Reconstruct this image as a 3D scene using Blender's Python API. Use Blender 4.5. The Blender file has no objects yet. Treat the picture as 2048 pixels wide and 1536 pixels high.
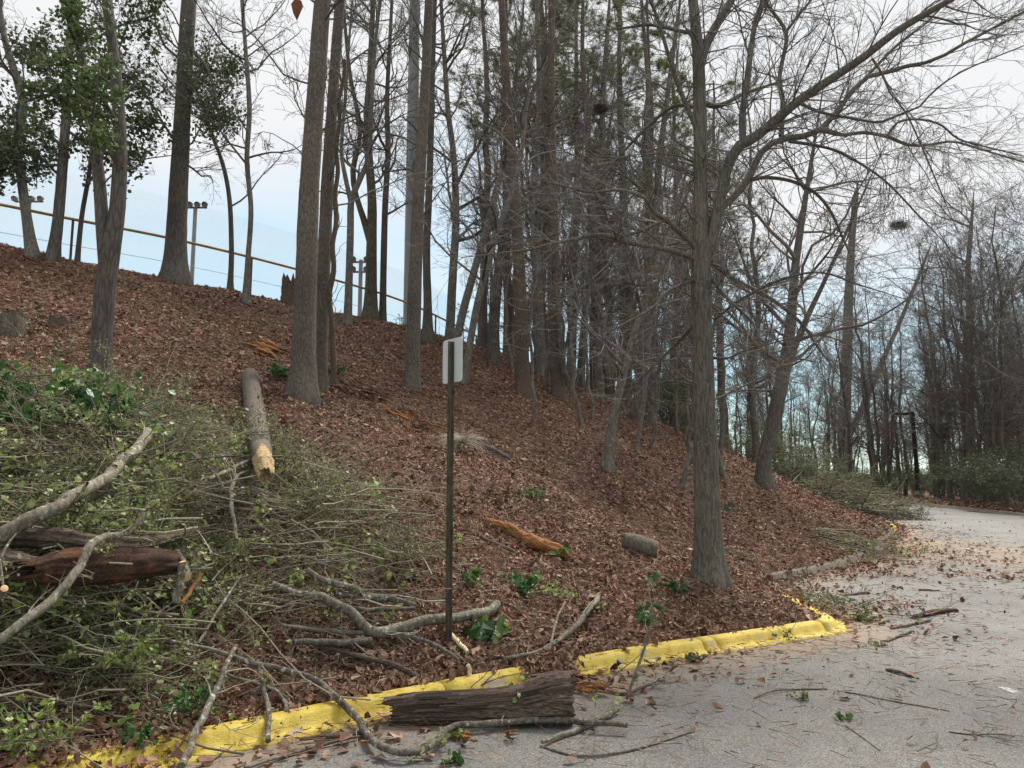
import bpy, math
import numpy as np

# ------------------------------------------------------------------ camera, sky, sun, exposure
S = bpy.context.scene
COL = S.collection
FPX, PITCH, EYE = 1500.0, math.atan(177/1500), 1.6
cam_d = bpy.data.cameras.new('camera'); cam = bpy.data.objects.new('camera', cam_d); COL.objects.link(cam)
cam.location = (0, 0, EYE); cam.rotation_euler = (math.pi/2 + PITCH, 0, 0)
cam_d.sensor_width = 36; cam_d.lens = 36*FPX/2048; cam_d.clip_start = .05; cam_d.clip_end = 3000
S.camera = cam

SUN_EL, SUN_AZ = math.radians(56), math.radians(30)      # azimuth clockwise from the view direction (+Y)
W = bpy.data.worlds.new('World'); S.world = W; W.use_nodes = True
nt = W.node_tree; N = nt.nodes; L = nt.links; N.clear()
out = N.new('ShaderNodeOutputWorld'); bg = N.new('ShaderNodeBackground'); bg.inputs['Strength'].default_value = .13
sky = N.new('ShaderNodeTexSky'); sky.sky_type = 'NISHITA'; sky.sun_disc = False
sky.sun_elevation = SUN_EL; sky.sun_rotation = SUN_AZ; sky.air_density = 1.0; sky.dust_density = .1; sky.ozone_density = 1.2
tc = N.new('ShaderNodeTexCoord')
nz = N.new('ShaderNodeTexNoise'); nz.inputs['Scale'].default_value = 1.6; nz.inputs['Detail'].default_value = 7; nz.inputs['Roughness'].default_value = .55
mp = N.new('ShaderNodeMapping'); mp.inputs['Scale'].default_value = (1, 1, 2.6); mp.inputs['Location'].default_value = (5.3, 2.2, 1.4)
L.new(tc.outputs['Generated'], mp.inputs['Vector']); L.new(mp.outputs['Vector'], nz.inputs['Vector'])
sx = N.new('ShaderNodeSeparateXYZ'); L.new(tc.outputs['Generated'], sx.inputs[0])
el = N.new('ShaderNodeMapRange'); el.inputs['From Min'].default_value = .05; el.inputs['From Max'].default_value = .5
el.inputs['To Min'].default_value = -.17; el.inputs['To Max'].default_value = .34
L.new(sx.outputs['Z'], el.inputs['Value'])
ad = N.new('ShaderNodeMath'); ad.operation = 'ADD'; L.new(nz.outputs['Fac'], ad.inputs[0]); L.new(el.outputs[0], ad.inputs[1])
cr = N.new('ShaderNodeValToRGB'); cr.color_ramp.elements[0].position = .34; cr.color_ramp.elements[1].position = .74
L.new(ad.outputs[0], cr.inputs['Fac'])
mx = N.new('ShaderNodeMix'); mx.data_type = 'RGBA'; mx.inputs['B'].default_value = (3.05, 3.1, 3.16, 1)
L.new(cr.outputs['Color'], mx.inputs['Factor']); tn = N.new('ShaderNodeMix'); tn.data_type = 'RGBA'; tn.blend_type = 'MULTIPLY'; tn.inputs['Factor'].default_value = 1; tn.inputs['B'].default_value = (.56, .66, .61, 1)
L.new(sky.outputs['Color'], tn.inputs['A']); hz = N.new('ShaderNodeMix'); hz.data_type = 'RGBA'; hz.inputs['Factor'].default_value = .6; hz.inputs['B'].default_value = (2.15, 2.95, 3.3, 1)      # thin high haze
L.new(tn.outputs['Result'], hz.inputs['A']); L.new(hz.outputs['Result'], mx.inputs['A'])
L.new(mx.outputs['Result'], bg.inputs['Color']); L.new(bg.outputs[0], out.inputs['Surface'])

sun_d = bpy.data.lights.new('sun', 'SUN'); sun_d.energy = 3.0; sun_d.angle = math.radians(20); sun_d.color = (1, .96, .9)
sun = bpy.data.objects.new('sun', sun_d); COL.objects.link(sun)
sun.rotation_euler = (math.pi/2 - SUN_EL, 0, -SUN_AZ + math.pi); sun.location = (0, 0, 30)
S.view_settings.view_transform = 'Standard'; S.view_settings.look = 'None'; S.view_settings.gamma = 1
S.view_settings.use_curve_mapping = False; S.view_settings.exposure = 1.2
S.render.engine = 'CYCLES'; S.cycles.max_bounces = 6; S.cycles.transparent_max_bounces = 12

# ------------------------------------------------------------------ helpers
RNG = np.random.default_rng(7)
A = lambda *x: np.array(x, float)

def ray(u, v):
    a, b = (u-1024)/FPX, (768-v)/FPX
    c, s = math.cos(PITCH), math.sin(PITCH)
    y = c - b*s
    return a/y, (s + b*c)/y            # dx/dy, dz/dy
def at(u, v, d):
    rx, rz = ray(u, v); return A(rx*d, d, EYE + rz*d)

class MB:
    def __init__(s): s.V, s.F, s.n = [], [], 0
    def add(s, V, *F):
        V = np.asarray(V, float).reshape(-1, 3)
        for f in F:
            f = np.asarray(f, int)
            if len(f): s.F.append(f + s.n)
        s.V.append(V); s.n += len(V); return s
    def build(s, name, mat, parent=None, smooth=True, kind=None, label=None):
        return mesh_obj(name, np.concatenate(s.V), s.F, mat, parent, smooth, kind, label)

def raw_mesh(name, V, F, smooth=True):
    me = bpy.data.meshes.new(name); V = np.ascontiguousarray(V, dtype=np.float32)
    me.vertices.add(len(V)); me.vertices.foreach_set('co', V.ravel())
    tot = np.concatenate([np.full(len(f), f.shape[1]) for f in F]).astype(np.int32)
    idx = np.concatenate([f.ravel() for f in F]).astype(np.int32)
    me.loops.add(len(idx)); me.loops.foreach_set('vertex_index', idx)
    st = np.zeros(len(tot), np.int32); st[1:] = np.cumsum(tot)[:-1]
    me.polygons.add(len(tot)); me.polygons.foreach_set('loop_start', st); me.polygons.foreach_set('loop_total', tot)
    me.polygons.foreach_set('use_smooth', np.full(len(tot), smooth, dtype=bool))
    me.update(calc_edges=True); me.validate()
    return me
def link(name, me, parent=None, kind=None, label=None):
    o = bpy.data.objects.new(name, me); COL.objects.link(o)
    if parent is not None: o.parent = parent
    if kind: o['kind'] = kind
    if label: o['label'] = label
    return o
def mesh_obj(name, V, F, mat, parent=None, smooth=True, kind=None, label=None):
    V = np.asarray(V, float)
    org = ORG.get(parent.name, A(0, 0, 0)) if parent is not None else A(0, 0, 0)   # built in world space, stored about the parent's origin
    V = V - org
    me = raw_mesh(name, V, F, smooth)
    if mat is not None: me.materials.append(mat)
    o = link(name, me, parent, kind, label); ORG[o.name] = org; return o
ORG = {}
def thing(name, label, cat, loc=(0, 0, 0), group=None):
    o = bpy.data.objects.new(name, None); COL.objects.link(o); o.location = loc; o.empty_display_size = .2
    ORG[o.name] = A(*loc); return tag(o, label, cat, group)
def tag(o, label, cat, group=None):
    o['label'] = label; o['category'] = cat
    if group: o['group'] = group
    return o

def nrm(v): return v/np.maximum(np.linalg.norm(v, axis=-1, keepdims=True), 1e-9)
def tubes(P, R, sides, mb=None, rough=0, rng=RNG, cap=False):
    """P (n,m,3) polylines, R (n,m) radii -> tubes"""
    P = np.asarray(P, float); R = np.asarray(R, float)
    if P.ndim == 2: P, R = P[None], R[None]
    n, m = P.shape[:2]
    T = nrm(np.gradient(P, axis=1)) if m > 1 else None
    mean = nrm(P[:, -1] - P[:, 0])
    ref = np.where(np.abs(mean[:, 2:3]) > .8, A(1, .13, 0), A(0, 0, 1))
    a = nrm(ref - (ref*mean).sum(-1, keepdims=True)*mean)[:, None]
    n1 = nrm(a - (a*T).sum(-1, keepdims=True)*T); n2 = np.cross(T, n1)
    th = np.arange(sides)*2*math.pi/sides
    rr = R[:, :, None, None]*np.ones((1, 1, sides, 1))
    if rough: rr = rr*(1 + rough*rng.normal(size=rr.shape))
    V = P[:, :, None] + rr*(np.cos(th)[:, None]*n1[:, :, None] + np.sin(th)[:, None]*n2[:, :, None])
    base = np.arange(n)[:, None, None]*m*sides + np.arange(m-1)[None, :, None]*sides
    k = np.arange(sides)[None, None]; k2 = (k+1) % sides
    F = np.stack([base+k, base+k2, base+sides+k2, base+sides+k], -1).reshape(-1, 4)
    mb = mb or MB(); V = V.reshape(-1, 3); mb.add(V, F)
    return mb
def smooth_path(pts, n):
    """Catmull-Rom through pts (k,c) -> (n,c)"""
    p = np.asarray(pts, float); k = len(p)
    q = np.concatenate([[2*p[0]-p[1]], p, [2*p[-1]-p[-2]]])
    s = np.concatenate([[0], np.cumsum(np.linalg.norm(np.diff(p[:, :3], axis=0), axis=1))]); s /= s[-1]
    t = np.linspace(0, 1, n); i = np.clip(np.searchsorted(s, t, 'right')-1, 0, k-2)
    u = ((t - s[i])/np.maximum(s[i+1]-s[i], 1e-9))[:, None]
    a, b, c, d = q[i], q[i+1], q[i+2], q[i+3]
    return .5*((2*b) + (c-a)*u + (2*a-5*b+4*c-d)*u**2 + (3*b-a-3*c+d)*u**3)
def grow(P, R, k, t0, t1, ang, lenf, npts, rng, wig=.18, up=.06, rf=.6, tip=.25, absl=None, rmin=.002, rmax=9, taper=.45):
    """children branches along every parent path (vectorised)"""
    n, m = P.shape[:2]
    if np.ndim(k) == 0: idx = np.repeat(np.arange(n), k)
    else: idx = np.repeat(np.arange(n), k)
    c = len(idx); t = rng.uniform(t0, t1, c)*(m-1); i = np.clip(t.astype(int), 0, m-2); f = (t-i)[:, None]
    pos = P[idx, i]*(1-f) + P[idx, i+1]*f; T = nrm(P[idx, i+1]-P[idx, i])
    rad = np.clip((R[idx, i]*(1-f[:, 0]) + R[idx, i+1]*f[:, 0])*rf*rng.uniform(.6, 1.1, c), rmin, rmax)
    pl = np.linalg.norm(np.diff(P, axis=1), axis=2).sum(1)[idx]
    ln = (lenf*pl*(1-taper*t/(m-1)) if absl is None else np.full(c, absl)*(1-taper*t/(m-1)))*rng.uniform(.55, 1.3, c)
    rv = nrm(np.cross(T, rng.normal(size=(c, 3))))
    an = rng.uniform(ang[0], ang[1], c)[:, None]
    d = nrm(np.cos(an)*T + np.sin(an)*rv)
    out = [pos]; st = (ln/(npts-1))[:, None]
    for j in range(npts-1):
        out.append(out[-1] + d*st); d = nrm(d + wig*rng.normal(size=(c, 3)) + A(0, 0, up))
    Q = np.stack(out, 1); RR = rad[:, None]*np.linspace(1, tip, npts)[None]
    return Q, np.maximum(RR, rmin*.55)
def leaves(pos, size, rng, mb=None, ratio=.5, tilt=None, curl=.15, fwd=None, normal=None, fold=.12, simple=False):
    """6-vertex folded leaves; tilt=None: any direction, else radians off the ground normal"""
    c = len(pos); size = np.broadcast_to(size, (c,))
    if tilt is None:
        y = nrm(rng.normal(size=(c, 3))) if fwd is None else nrm(fwd + .6*rng.normal(size=(c, 3)))
        z = nrm(rng.normal(size=(c, 3)) + A(0, 0, .8))
    else:
        z = nrm((A(0, 0, 1) if normal is None else normal) + tilt*rng.normal(size=(c, 3))); y = rng.normal(size=(c, 3))
    x = nrm(np.cross(y, z)); y = np.cross(z, x)
    tx = A(0, -.42, -.36, 0, .36, .42); ty = A(0, .3, .68, 1, .68, .3)
    tz = A(0, 1, 1, 0, 1, 1)
    h = fold + curl*rng.normal(size=(c, 6)); h[:, 3] *= 2
    lz = (tz*h + (tz == 0)*np.abs(h)*.4*(ty > .5))
    s = size[:, None, None]
    w = ratio*2*rng.uniform(.8, 1.2, (c, 1, 1))
    V = pos[:, None] + s*(x[:, None]*tx[None, :, None]*w + y[:, None]*(ty-.5)[None, :, None] + z[:, None]*lz[:, :, None])
    if simple:      # two triangles folded on the midrib
        V = np.stack([V[:, 0], (V[:, 1]+V[:, 2])*.5*1.12-V[:, [0, 3]].mean(1)*.12, V[:, 3], (V[:, 4]+V[:, 5])*.5*1.12-V[:, [0, 3]].mean(1)*.12], 1); b = np.arange(c)[:, None]*4
        mb = mb or MB(); mb.add(V, np.concatenate([b+np.array([0, 2, 1]), b+np.array([0, 3, 2])])); return mb
    b = np.arange(c)[:, None]*6
    F = np.concatenate([b+A(0, 3, 2, 1).astype(int), b+A(0, 5, 4, 3).astype(int)])
    mb = mb or MB(); mb.add(V, F); return mb
def needles(pos, d, length, width, rng, mb=None):
    """thin double-triangle needles"""
    c = len(pos); s = nrm(np.cross(d, rng.normal(size=(c, 3))))*np.reshape(width, (-1, 1))
    e = pos + d*np.reshape(length, (-1, 1))
    V = np.stack([pos-s/2, pos+s/2, e], 1); b = np.arange(c)[:, None]*3
    mb = mb or MB(); mb.add(V, b+np.arange(3)); return mb
def vnoise(x, y, seed=0, octs=4, scale=1.0):
    """cheap smooth 2-D value noise, -1..1"""
    r = np.random.default_rng(seed); z = np.zeros_like(x, float); a = 1; tot = 0
    tab = r.uniform(-1, 1, (64, 64))
    for o in range(octs):
        X = x*scale + o*17.3; Y = y*scale + o*9.1
        i, j = np.floor(X).astype(int), np.floor(Y).astype(int); fx, fy = X-i, Y-j
        fx = fx*fx*(3-2*fx); fy = fy*fy*(3-2*fy)
        g = lambda p, q: tab[p % 64, q % 64]
        z += a*((g(i, j)*(1-fx)+g(i+1, j)*fx)*(1-fy) + (g(i, j+1)*(1-fx)+g(i+1, j+1)*fx)*fy)
        tot += a; a *= .5; scale *= 2.03
    return z/tot

# ------------------------------------------------------------------ materials
def mat(name, rough=.85, spec=.3):
    m = bpy.data.materials.new(name); m.use_nodes = True; t = m.node_tree
    b = t.nodes['Principled BSDF']; b.inputs['Roughness'].default_value = rough
    b.inputs['Specular IOR Level'].default_value = spec
    return m, t, b
def nd(t, typ, **kw):
    n = t.nodes.new(typ)
    for k, v in kw.items():
        if k in n.inputs: n.inputs[k].default_value = v
        else: setattr(n, k, v)
    return n
def ramp(t, fac, stops, interp='LINEAR'):
    r = t.nodes.new('ShaderNodeValToRGB'); e = r.color_ramp.elements; r.color_ramp.interpolation = interp
    while len(e) < len(stops): e.new(.5)
    for x, (p, c) in zip(e, stops): x.position = p; x.color = (*c, 1) if len(c) == 3 else c
    if fac is not None: t.links.new(fac, r.inputs['Fac'])
    return r
def coord(t, scale=(1, 1, 1), kind='Object'):
    c = t.nodes.new('ShaderNodeTexCoord'); m = t.nodes.new('ShaderNodeMapping'); m.inputs['Scale'].default_value = scale
    t.links.new(c.outputs[kind], m.inputs['Vector']); return m.outputs['Vector']
def mixc(t, fac, a, b, blend='MIX'):
    m = t.nodes.new('ShaderNodeMix'); m.data_type = 'RGBA'; m.blend_type = blend
    for s, v in (('Factor', fac), ('A', a), ('B', b)):
        if hasattr(v, 'is_linked') or hasattr(v, 'links'): t.links.new(v, m.inputs[s])
        elif s == 'Factor': m.inputs[s].default_value = v
        else: m.inputs[s].default_value = (*v, 1)
    return m.outputs['Result']
def bump(t, b, h, dist=.01, strength=1):
    n = nd(t, 'ShaderNodeBump'); n.inputs['Distance'].default_value = dist; n.inputs['Strength'].default_value = strength
    t.links.new(h, n.inputs['Height']); t.links.new(n.outputs[0], b.inputs['Normal'])
def island_mat(name, stops, rough=.8, spec=.25, trans=0, big=None):
    """each loose piece its own colour out of a ramp"""
    m, t, b = mat(name, rough, spec); g = nd(t, 'ShaderNodeNewGeometry')
    r = ramp(t, g.outputs['Random Per Island'], stops)
    n = nd(t, 'ShaderNodeTexNoise', Scale=60.0, Detail=3.0); t.links.new(coord(t), n.inputs['Vector'])
    v = ramp(t, n.outputs['Fac'], [(.3, (.65,)*3), (.7, (1.2,)*3)])
    c = mixc(t, .8, r.outputs['Color'], v.outputs['Color'], 'MULTIPLY')
    if big:     # drifts of paler, redder or damper leaves
        n2 = nd(t, 'ShaderNodeTexNoise', Scale=.75, Detail=5.0, Roughness=.6); t.links.new(coord(t), n2.inputs['Vector'])
        c = mixc(t, 1, c, ramp(t, n2.outputs['Fac'], big).outputs['Color'], 'MULTIPLY')
    t.links.new(c, b.inputs['Base Color'])
    if trans:
        tr = nd(t, 'ShaderNodeBsdfTranslucent'); t.links.new(c, tr.inputs['Color'])
        ms = nd(t, 'ShaderNodeMixShader'); ms.inputs[0].default_value = trans
        t.links.new(b.outputs[0], ms.inputs[1]); t.links.new(tr.outputs[0], ms.inputs[2])
        t.links.new(ms.outputs[0], t.nodes['Material Output'].inputs['Surface'])
    return m
def bark_mat(name, dark, light, sc=(14, 14, 3.2), dist=.02, lichen=None, lam=.0, vor=True, red=None):
    m, t, b = mat(name, .92, .15); v = coord(t, sc)
    n0 = nd(t, 'ShaderNodeTexNoise', Scale=.9, Detail=5.0, Roughness=.65); t.links.new(v, n0.inputs['Vector'])
    vv = mixc(t, .95, v, n0.outputs['Color'], 'ADD')
    n1 = nd(t, 'ShaderNodeTexNoise', Scale=1.6, Detail=9.0, Roughness=.72); t.links.new(vv, n1.inputs['Vector'])
    h = n1.outputs['Fac']
    if vor:
        vo = nd(t, 'ShaderNodeTexVoronoi', feature='DISTANCE_TO_EDGE', Scale=.8); t.links.new(vv, vo.inputs['Vector'])
        v2 = nd(t, 'ShaderNodeTexVoronoi', feature='DISTANCE_TO_EDGE', Scale=2.1); t.links.new(vv, v2.inputs['Vector'])
        r1 = ramp(t, vo.outputs['Distance'], [(0, (.1,)*3), (.14, (.75,)*3), (.5, (1,)*3)]); r2 = ramp(t, v2.outputs['Distance'], [(0, (.35,)*3), (.12, (.8,)*3), (.4, (1,)*3)])
        rr = mixc(t, 1, r1.outputs['Color'], r2.outputs['Color'], 'MULTIPLY')
        h = mixc(t, .6, rr, n1.outputs['Fac'])
    cl = ramp(t, h, [(.2 if vor else .36, dark), (.6 if vor else .56, light), (.95 if vor else .74, tuple(min(1, x*1.4) for x in light))]).outputs['Color']
    w = nd(t, 'ShaderNodeTexNoise', Scale=1.7, Detail=5.0, Roughness=.6); t.links.new(coord(t, (1, 1, .5)), w.inputs['Vector'])
    cl = mixc(t, .8, cl, ramp(t, w.outputs['Fac'], [(.3, (.62, .6, .6)), (.7, (1.25, 1.22, 1.15))]).outputs['Color'], 'MULTIPLY')
    if red:
        w3 = nd(t, 'ShaderNodeTexNoise', Scale=3.0, Detail=4.0); t.links.new(coord(t, (1, 1, .4)), w3.inputs['Vector'])
        cl = mixc(t, ramp(t, w3.outputs['Fac'], [(.45, (0,)*3), (.7, (.35,)*3)]).outputs['Color'], cl, red)
    if lichen:
        w2 = nd(t, 'ShaderNodeTexNoise', Scale=lam or 14.0, Detail=6.0, Roughness=.65); t.links.new(coord(t, (1, 1, .7)), w2.inputs['Vector'])
        k = ramp(t, w2.outputs['Fac'], [(.56, (0,)*3), (.66, (.75,)*3)])
        cl = mixc(t, k.outputs['Color'], cl, lichen)
    t.links.new(cl, b.inputs['Base Color']); bump(t, b, h, dist); return m
def plain(name, col, rough=.6, spec=.4, var=.25, scale=8, metal=0, dirt=None):
    m, t, b = mat(name, rough, spec); b.inputs['Metallic'].default_value = metal
    n = nd(t, 'ShaderNodeTexNoise', Scale=float(scale), Detail=6.0); t.links.new(coord(t), n.inputs['Vector'])
    c = mixc(t, 1, col, ramp(t, n.outputs['Fac'], [(.3, (1-var,)*3), (.7, (1+var,)*3)]).outputs['Color'], 'MULTIPLY')
    if dirt:
        n2 = nd(t, 'ShaderNodeTexNoise', Scale=scale*3.0, Detail=8.0); t.links.new(coord(t), n2.inputs['Vector'])
        c = mixc(t, ramp(t, n2.outputs['Fac'], [(.5, (0,)*3), (.68, (.8,)*3)]).outputs['Color'], c, dirt)
    t.links.new(c, b.inputs['Base Color']); bump(t, b, n.outputs['Fac'], .003); return m

M = {}
M['pine'] = bark_mat('pine_bark', (.06, .048, .04), (.21, .18, .155), (30, 30, 11), .018)
M['pine_red'] = bark_mat('pine_bark_reddish', (.055, .04, .033), (.19, .15, .13), (30, 30, 11), .018, red=(.17, .1, .075))
M['oak'] = bark_mat('grey_ridged_bark', (.055, .048, .04), (.195, .175, .148), (30, 30, 3.4), .016, (.25, .25, .23), 40)
M['grey'] = bark_mat('grey_smooth_bark', (.085, .075, .065), (.19, .17, .148), (18, 18, 5), .008, (.3, .31, .28), 16, vor=False)
M['dark'] = bark_mat('dark_bark', (.05, .044, .038), (.17, .15, .133), (26, 26, 4), .014)
M['moss'] = bark_mat('mossy_bark', (.04, .035, .025), (.15, .13, .1), (18, 18, 5), .01, (.09, .12, .035), 5, vor=False)
M['twig'] = island_mat('twigs', [(0, (.08, .069, .06)), (.5, (.14, .123, .107)), (1, (.23, .207, .183))], .9, .15)
M['twigd'] = island_mat('twigs_dark', [(0, (.065, .057, .05)), (.5, (.115, .102, .091)), (1, (.18, .16, .144))], .9, .15)
M['brush'] = island_mat('brush_twigs', [(0, (.08, .062, .045)), (.4, (.2, .17, .125)), (.75, (.28, .25, .18)), (1, (.36, .32, .24))], .85, .2)
M['lichen'] = bark_mat('lichened_branch_bark', (.075, .062, .046), (.21, .19, .145), (20, 20, 9), .005, (.48, .48, .43), 30, vor=False)
M['birch'] = bark_mat('spotted_branch_bark', (.04, .034, .027), (.16, .14, .115), (16, 16, 16), .004, (.52, .52, .49), 26, vor=False)
M['rot'] = bark_mat('rotten_red_wood', (.022, .013, .01), (.115, .068, .048), (12, 70, 70), .02, (.24, .1, .04), 9, vor=False)
M['oldbark'] = bark_mat('old_brown_bark', (.03, .022, .017), (.18, .138, .112), (14, 50, 60), .016, vor=False)
M['orange'] = bark_mat('splintered_orange_wood', (.08, .034, .015), (.36, .17, .07), (25, 60, 60), .012, vor=False)
M['cut'] = plain('fresh_cut_wood', (.62, .4, .21), .8, .2, .18, 30)
M['cutpale'] = plain('pale_split_wood', (.66, .53, .33), .8, .2, .2, 20)
M['litter'] = island_mat('fallen_leaves', [(0, (.1, .058, .041)), (.25, (.175, .1, .069)), (.5, (.235, .14, .096)), (.7, (.265, .145, .1)), (.88, (.3, .185, .128)), (1, (.4, .28, .2))], .75, .3, big=[(.3, (.66, .68, .66)), (.44, (.95, .95, .93)), (.56, (1.1, 1.02, .98)), (.72, (1.32, 1.28, 1.22))])
M['straw'] = island_mat('pine_straw', [(0, (.12, .055, .03)), (.5, (.24, .125, .075)), (1, (.38, .26, .17))], .8, .2)
M['privet'] = island_mat('small_green_leaves', [(0, (.07, .085, .03)), (.4, (.15, .17, .06)), (.75, (.23, .24, .1)), (1, (.4, .4, .2))], .55, .4, .3)
M['laurel'] = island_mat('glossy_green_leaves', [(0, (.025, .07, .02)), (.6, (.06, .15, .035)), (1, (.17, .27, .08))], .4, .5, .25)
M['lime'] = island_mat('yellow_green_leaves', [(0, (.13, .2, .04)), (.6, (.26, .34, .09)), (1, (.42, .46, .2))], .5, .4, .3)
M['everg'] = island_mat('evergreen_leaves', [(0, (.045, .07, .03)), (.5, (.09, .12, .055)), (1, (.16, .19, .09))], .5, .4, .25)
M['canopy'] = island_mat('sunlit_canopy_leaves', [(0, (.055, .095, .028)), (.6, (.1, .15, .05)), (1, (.2, .25, .11))], .5, .4, .4)
M['under'] = island_mat('understory_leaves', [(0, (.08, .095, .045)), (.5, (.14, .165, .08)), (1, (.22, .24, .13))], .6, .3, .3)
M['needle'] = island_mat('pine_needles', [(0, (.07, .09, .03)), (.5, (.14, .17, .05)), (1, (.24, .26, .09))], .6, .3, .25)

# ------------------------------------------------------------------ terrain
KA = A(-30, -30, -12, -6.2, -6, .3, -3.3, 3.1, -1.77, 4.41, -1.08, 4.96, .25, 5.92, 1.49, 6.73, 1.94, 6.98, 3.1, 7.64, 3.34, 7.78, 3.46, 7.93).reshape(-1, 2)
KB = A(3.46, 7.93, 3.51, 8.15, 3.56, 9.2, 3.7, 10.3, 3.93, 11.25, 4.2, 11.52, 4.84, 12.06, 5.73, 13.0, 7.51, 15.4, 9.6, 19.1, 11.37, 22.31, 14, 29, 15.5, 38, 15, 50, 11, 65, -5, 100, -60, 160).reshape(-1, 2)
KR = A(12, -40, 14, 0, 15.5, 12, 17, 20, 18.75, 27.7, 19.6, 34, 20.9, 40.5, 22, 46, 21.5, 57, 17.5, 73, 0, 110, -55, 172).reshape(-1, 2)
def pdist(x, y, P):
    best = np.full(x.shape, 1e9)
    for a, b in zip(P[:-1], P[1:]):
        d = b-a; t = np.clip(((x-a[0])*d[0]+(y-a[1])*d[1])/(d@d), 0, 1)
        best = np.minimum(best, np.hypot(x-a[0]-t*d[0], y-a[1]-t*d[1]))
    return best
def inside(x, y, P):
    r = np.zeros(x.shape, bool); q = np.roll(P, -1, axis=0)
    for (x0, y0), (x1, y1) in zip(P, q):
        if y0 == y1: continue
        r ^= ((y0 > y) != (y1 > y)) & (x < (x1-x0)*(y-y0)/(y1-y0)+x0)
    return r
BANK = np.concatenate([KA, KB[1:], A(-900, 160, -900, -30).reshape(-1, 2)])
RIGHT = np.concatenate([KR, A(-55, 900, 900, 900, 900, -40).reshape(-1, 2)])
def edge(x, y):
    """signed distance into the bank, and into the far side of the road"""
    x = np.asarray(x, float); y = np.asarray(y, float)
    dA, dB = pdist(x, y, KA), pdist(x, y, KB); d0 = np.minimum(dA, dB)
    k = np.minimum(2.2, .55*d0) + 1e-6; h = np.maximum(k-np.abs(dA-dB), 0)/k
    ds = d0 - h*h*k*.25
    s = np.where(inside(x, y, BANK), ds, -d0)
    r = pdist(x, y, KR); r = np.where(inside(x, y, RIGHT), r, -r)
    return s, r
def height(x, y):
    s, r = edge(x, y)
    q = np.maximum(s-.3, 0); sl = .5*(q - .55*(1-np.exp(-q/.55)))
    top = 6.45; kk = 1.3; m = np.minimum(sl, top); h = np.maximum(kk-np.abs(sl-top), 0)/kk; m = m - h*h*kk*.25
    m = m + np.clip(q/3, 0, 1)*(.16*vnoise(x, y, 3, 4, .45) + .05*vnoise(x, y, 5, 3, 1.9)) + np.clip(q, 0, 1)*.03*vnoise(x, y, 6, 2, 3.1)
    zb = .086 + m + .025*np.clip(q*3, 0, 1)
    z = np.where(s > .26, zb, np.where(s > .12, -.3 + (s-.12)/.14*.383, -.3))
    rr = np.maximum(r-.3, 0); zr = .13 - .035*np.minimum(rr, 60) + .12*vnoise(x, y, 8, 3, .3)*np.clip(rr/3, 0, 1)
    return np.where(r > .26, zr, np.where(r > .12, -.3 + (r-.12)/.14*.42, z))
def axis(lo, f0, f1, hi, st, g):
    v = [f0]
    while v[-1] < f1: v.append(v[-1]+st)
    s = st
    while v[-1] < hi: s *= g; v.append(v[-1]+s)
    s = st; w = [f0]
    while w[-1] > lo: s *= g; w.append(w[-1]-s)
    return np.array(w[:0:-1]+v)
GX = axis(-900, -5, 8, 900, .115, 1.055); GY = axis(-60, 3.6, 13.5, 1000, .115, 1.045)
XX, YY = np.meshgrid(GX, GY, indexing='ij')
ZZ = height(XX, YY); SS, RR_ = edge(XX, YY)
def zt(x, y):
    x = np.asarray(x, float); y = np.asarray(y, float)
    i = np.clip(np.searchsorted(GX, x)-1, 0, len(GX)-2); j = np.clip(np.searchsorted(GY, y)-1, 0, len(GY)-2)
    fx = (x-GX[i])/(GX[i+1]-GX[i]); fy = (y-GY[j])/(GY[j+1]-GY[j])
    return (ZZ[i, j]*(1-fx)+ZZ[i+1, j]*fx)*(1-fy) + (ZZ[i, j+1]*(1-fx)+ZZ[i+1, j+1]*fx)*fy
def zg(x, y):
    """walkable surface: ground or road"""
    return np.maximum(zt(x, y), 0)
def G(u, v, lift=0, dmin=3, dmax=140):
    """where the line of sight through (u,v) meets the ground"""
    rx, rz = ray(u, v); d = np.arange(dmin, dmax, .03)
    dz = EYE + rz*d - zg(rx*d, d) - lift
    k = np.where(dz < 0)[0]; dd = d[k[0]] if len(k) and d[k[0]] < 62 else (d[d < 30][np.argmin(dz[d < 30])] if rz > 0 else d[k[0]])
    return A(rx*dd, dd, float(zg(rx*dd, dd))+lift)
def gnormal(x, y):
    e = .08; return nrm(np.stack([(zg(x-e, y)-zg(x+e, y))/(2*e), (zg(x, y-e)-zg(x, y+e))/(2*e), np.ones_like(x)], -1))

def grid_faces(nx, ny, keep=None):
    i, j = np.meshgrid(np.arange(nx-1), np.arange(ny-1), indexing='ij')
    f = np.stack([i*ny+j, (i+1)*ny+j, (i+1)*ny+j+1, i*ny+j+1], -1)
    return f[keep] if keep is not None else f.reshape(-1, 4)

m, t, b = mat('bank_soil', .95, .1)
v = coord(t); n = nd(t, 'ShaderNodeTexNoise', Scale=14.0, Detail=9.0, Roughness=.7); t.links.new(v, n.inputs['Vector'])
vo = nd(t, 'ShaderNodeTexVoronoi', Scale=17.0, Randomness=1.0); t.links.new(v, vo.inputs['Vector'])
leafc = ramp(t, vo.outputs['Color'], [(.1, (.055, .028, .02)), (.4, (.12, .062, .043)), (.7, (.18, .1, .07)), (.95, (.3, .2, .14))])
c = mixc(t, ramp(t, n.outputs['Fac'], [(.38, (0,)*3), (.6, (1,)*3)]).outputs['Color'], (.045, .025, .018), leafc.outputs['Color'])
w = nd(t, 'ShaderNodeTexNoise', Scale=.5, Detail=4.0); t.links.new(v, w.inputs['Vector'])
c = mixc(t, ramp(t, w.outputs['Fac'], [(.5, (0,)*3), (.72, (.5,)*3)]).outputs['Color'], c, (.13, .05, .03))
t.links.new(c, b.inputs['Base Color']); bump(t, b, n.outputs['Fac'], .05); M['soil'] = m
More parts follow.
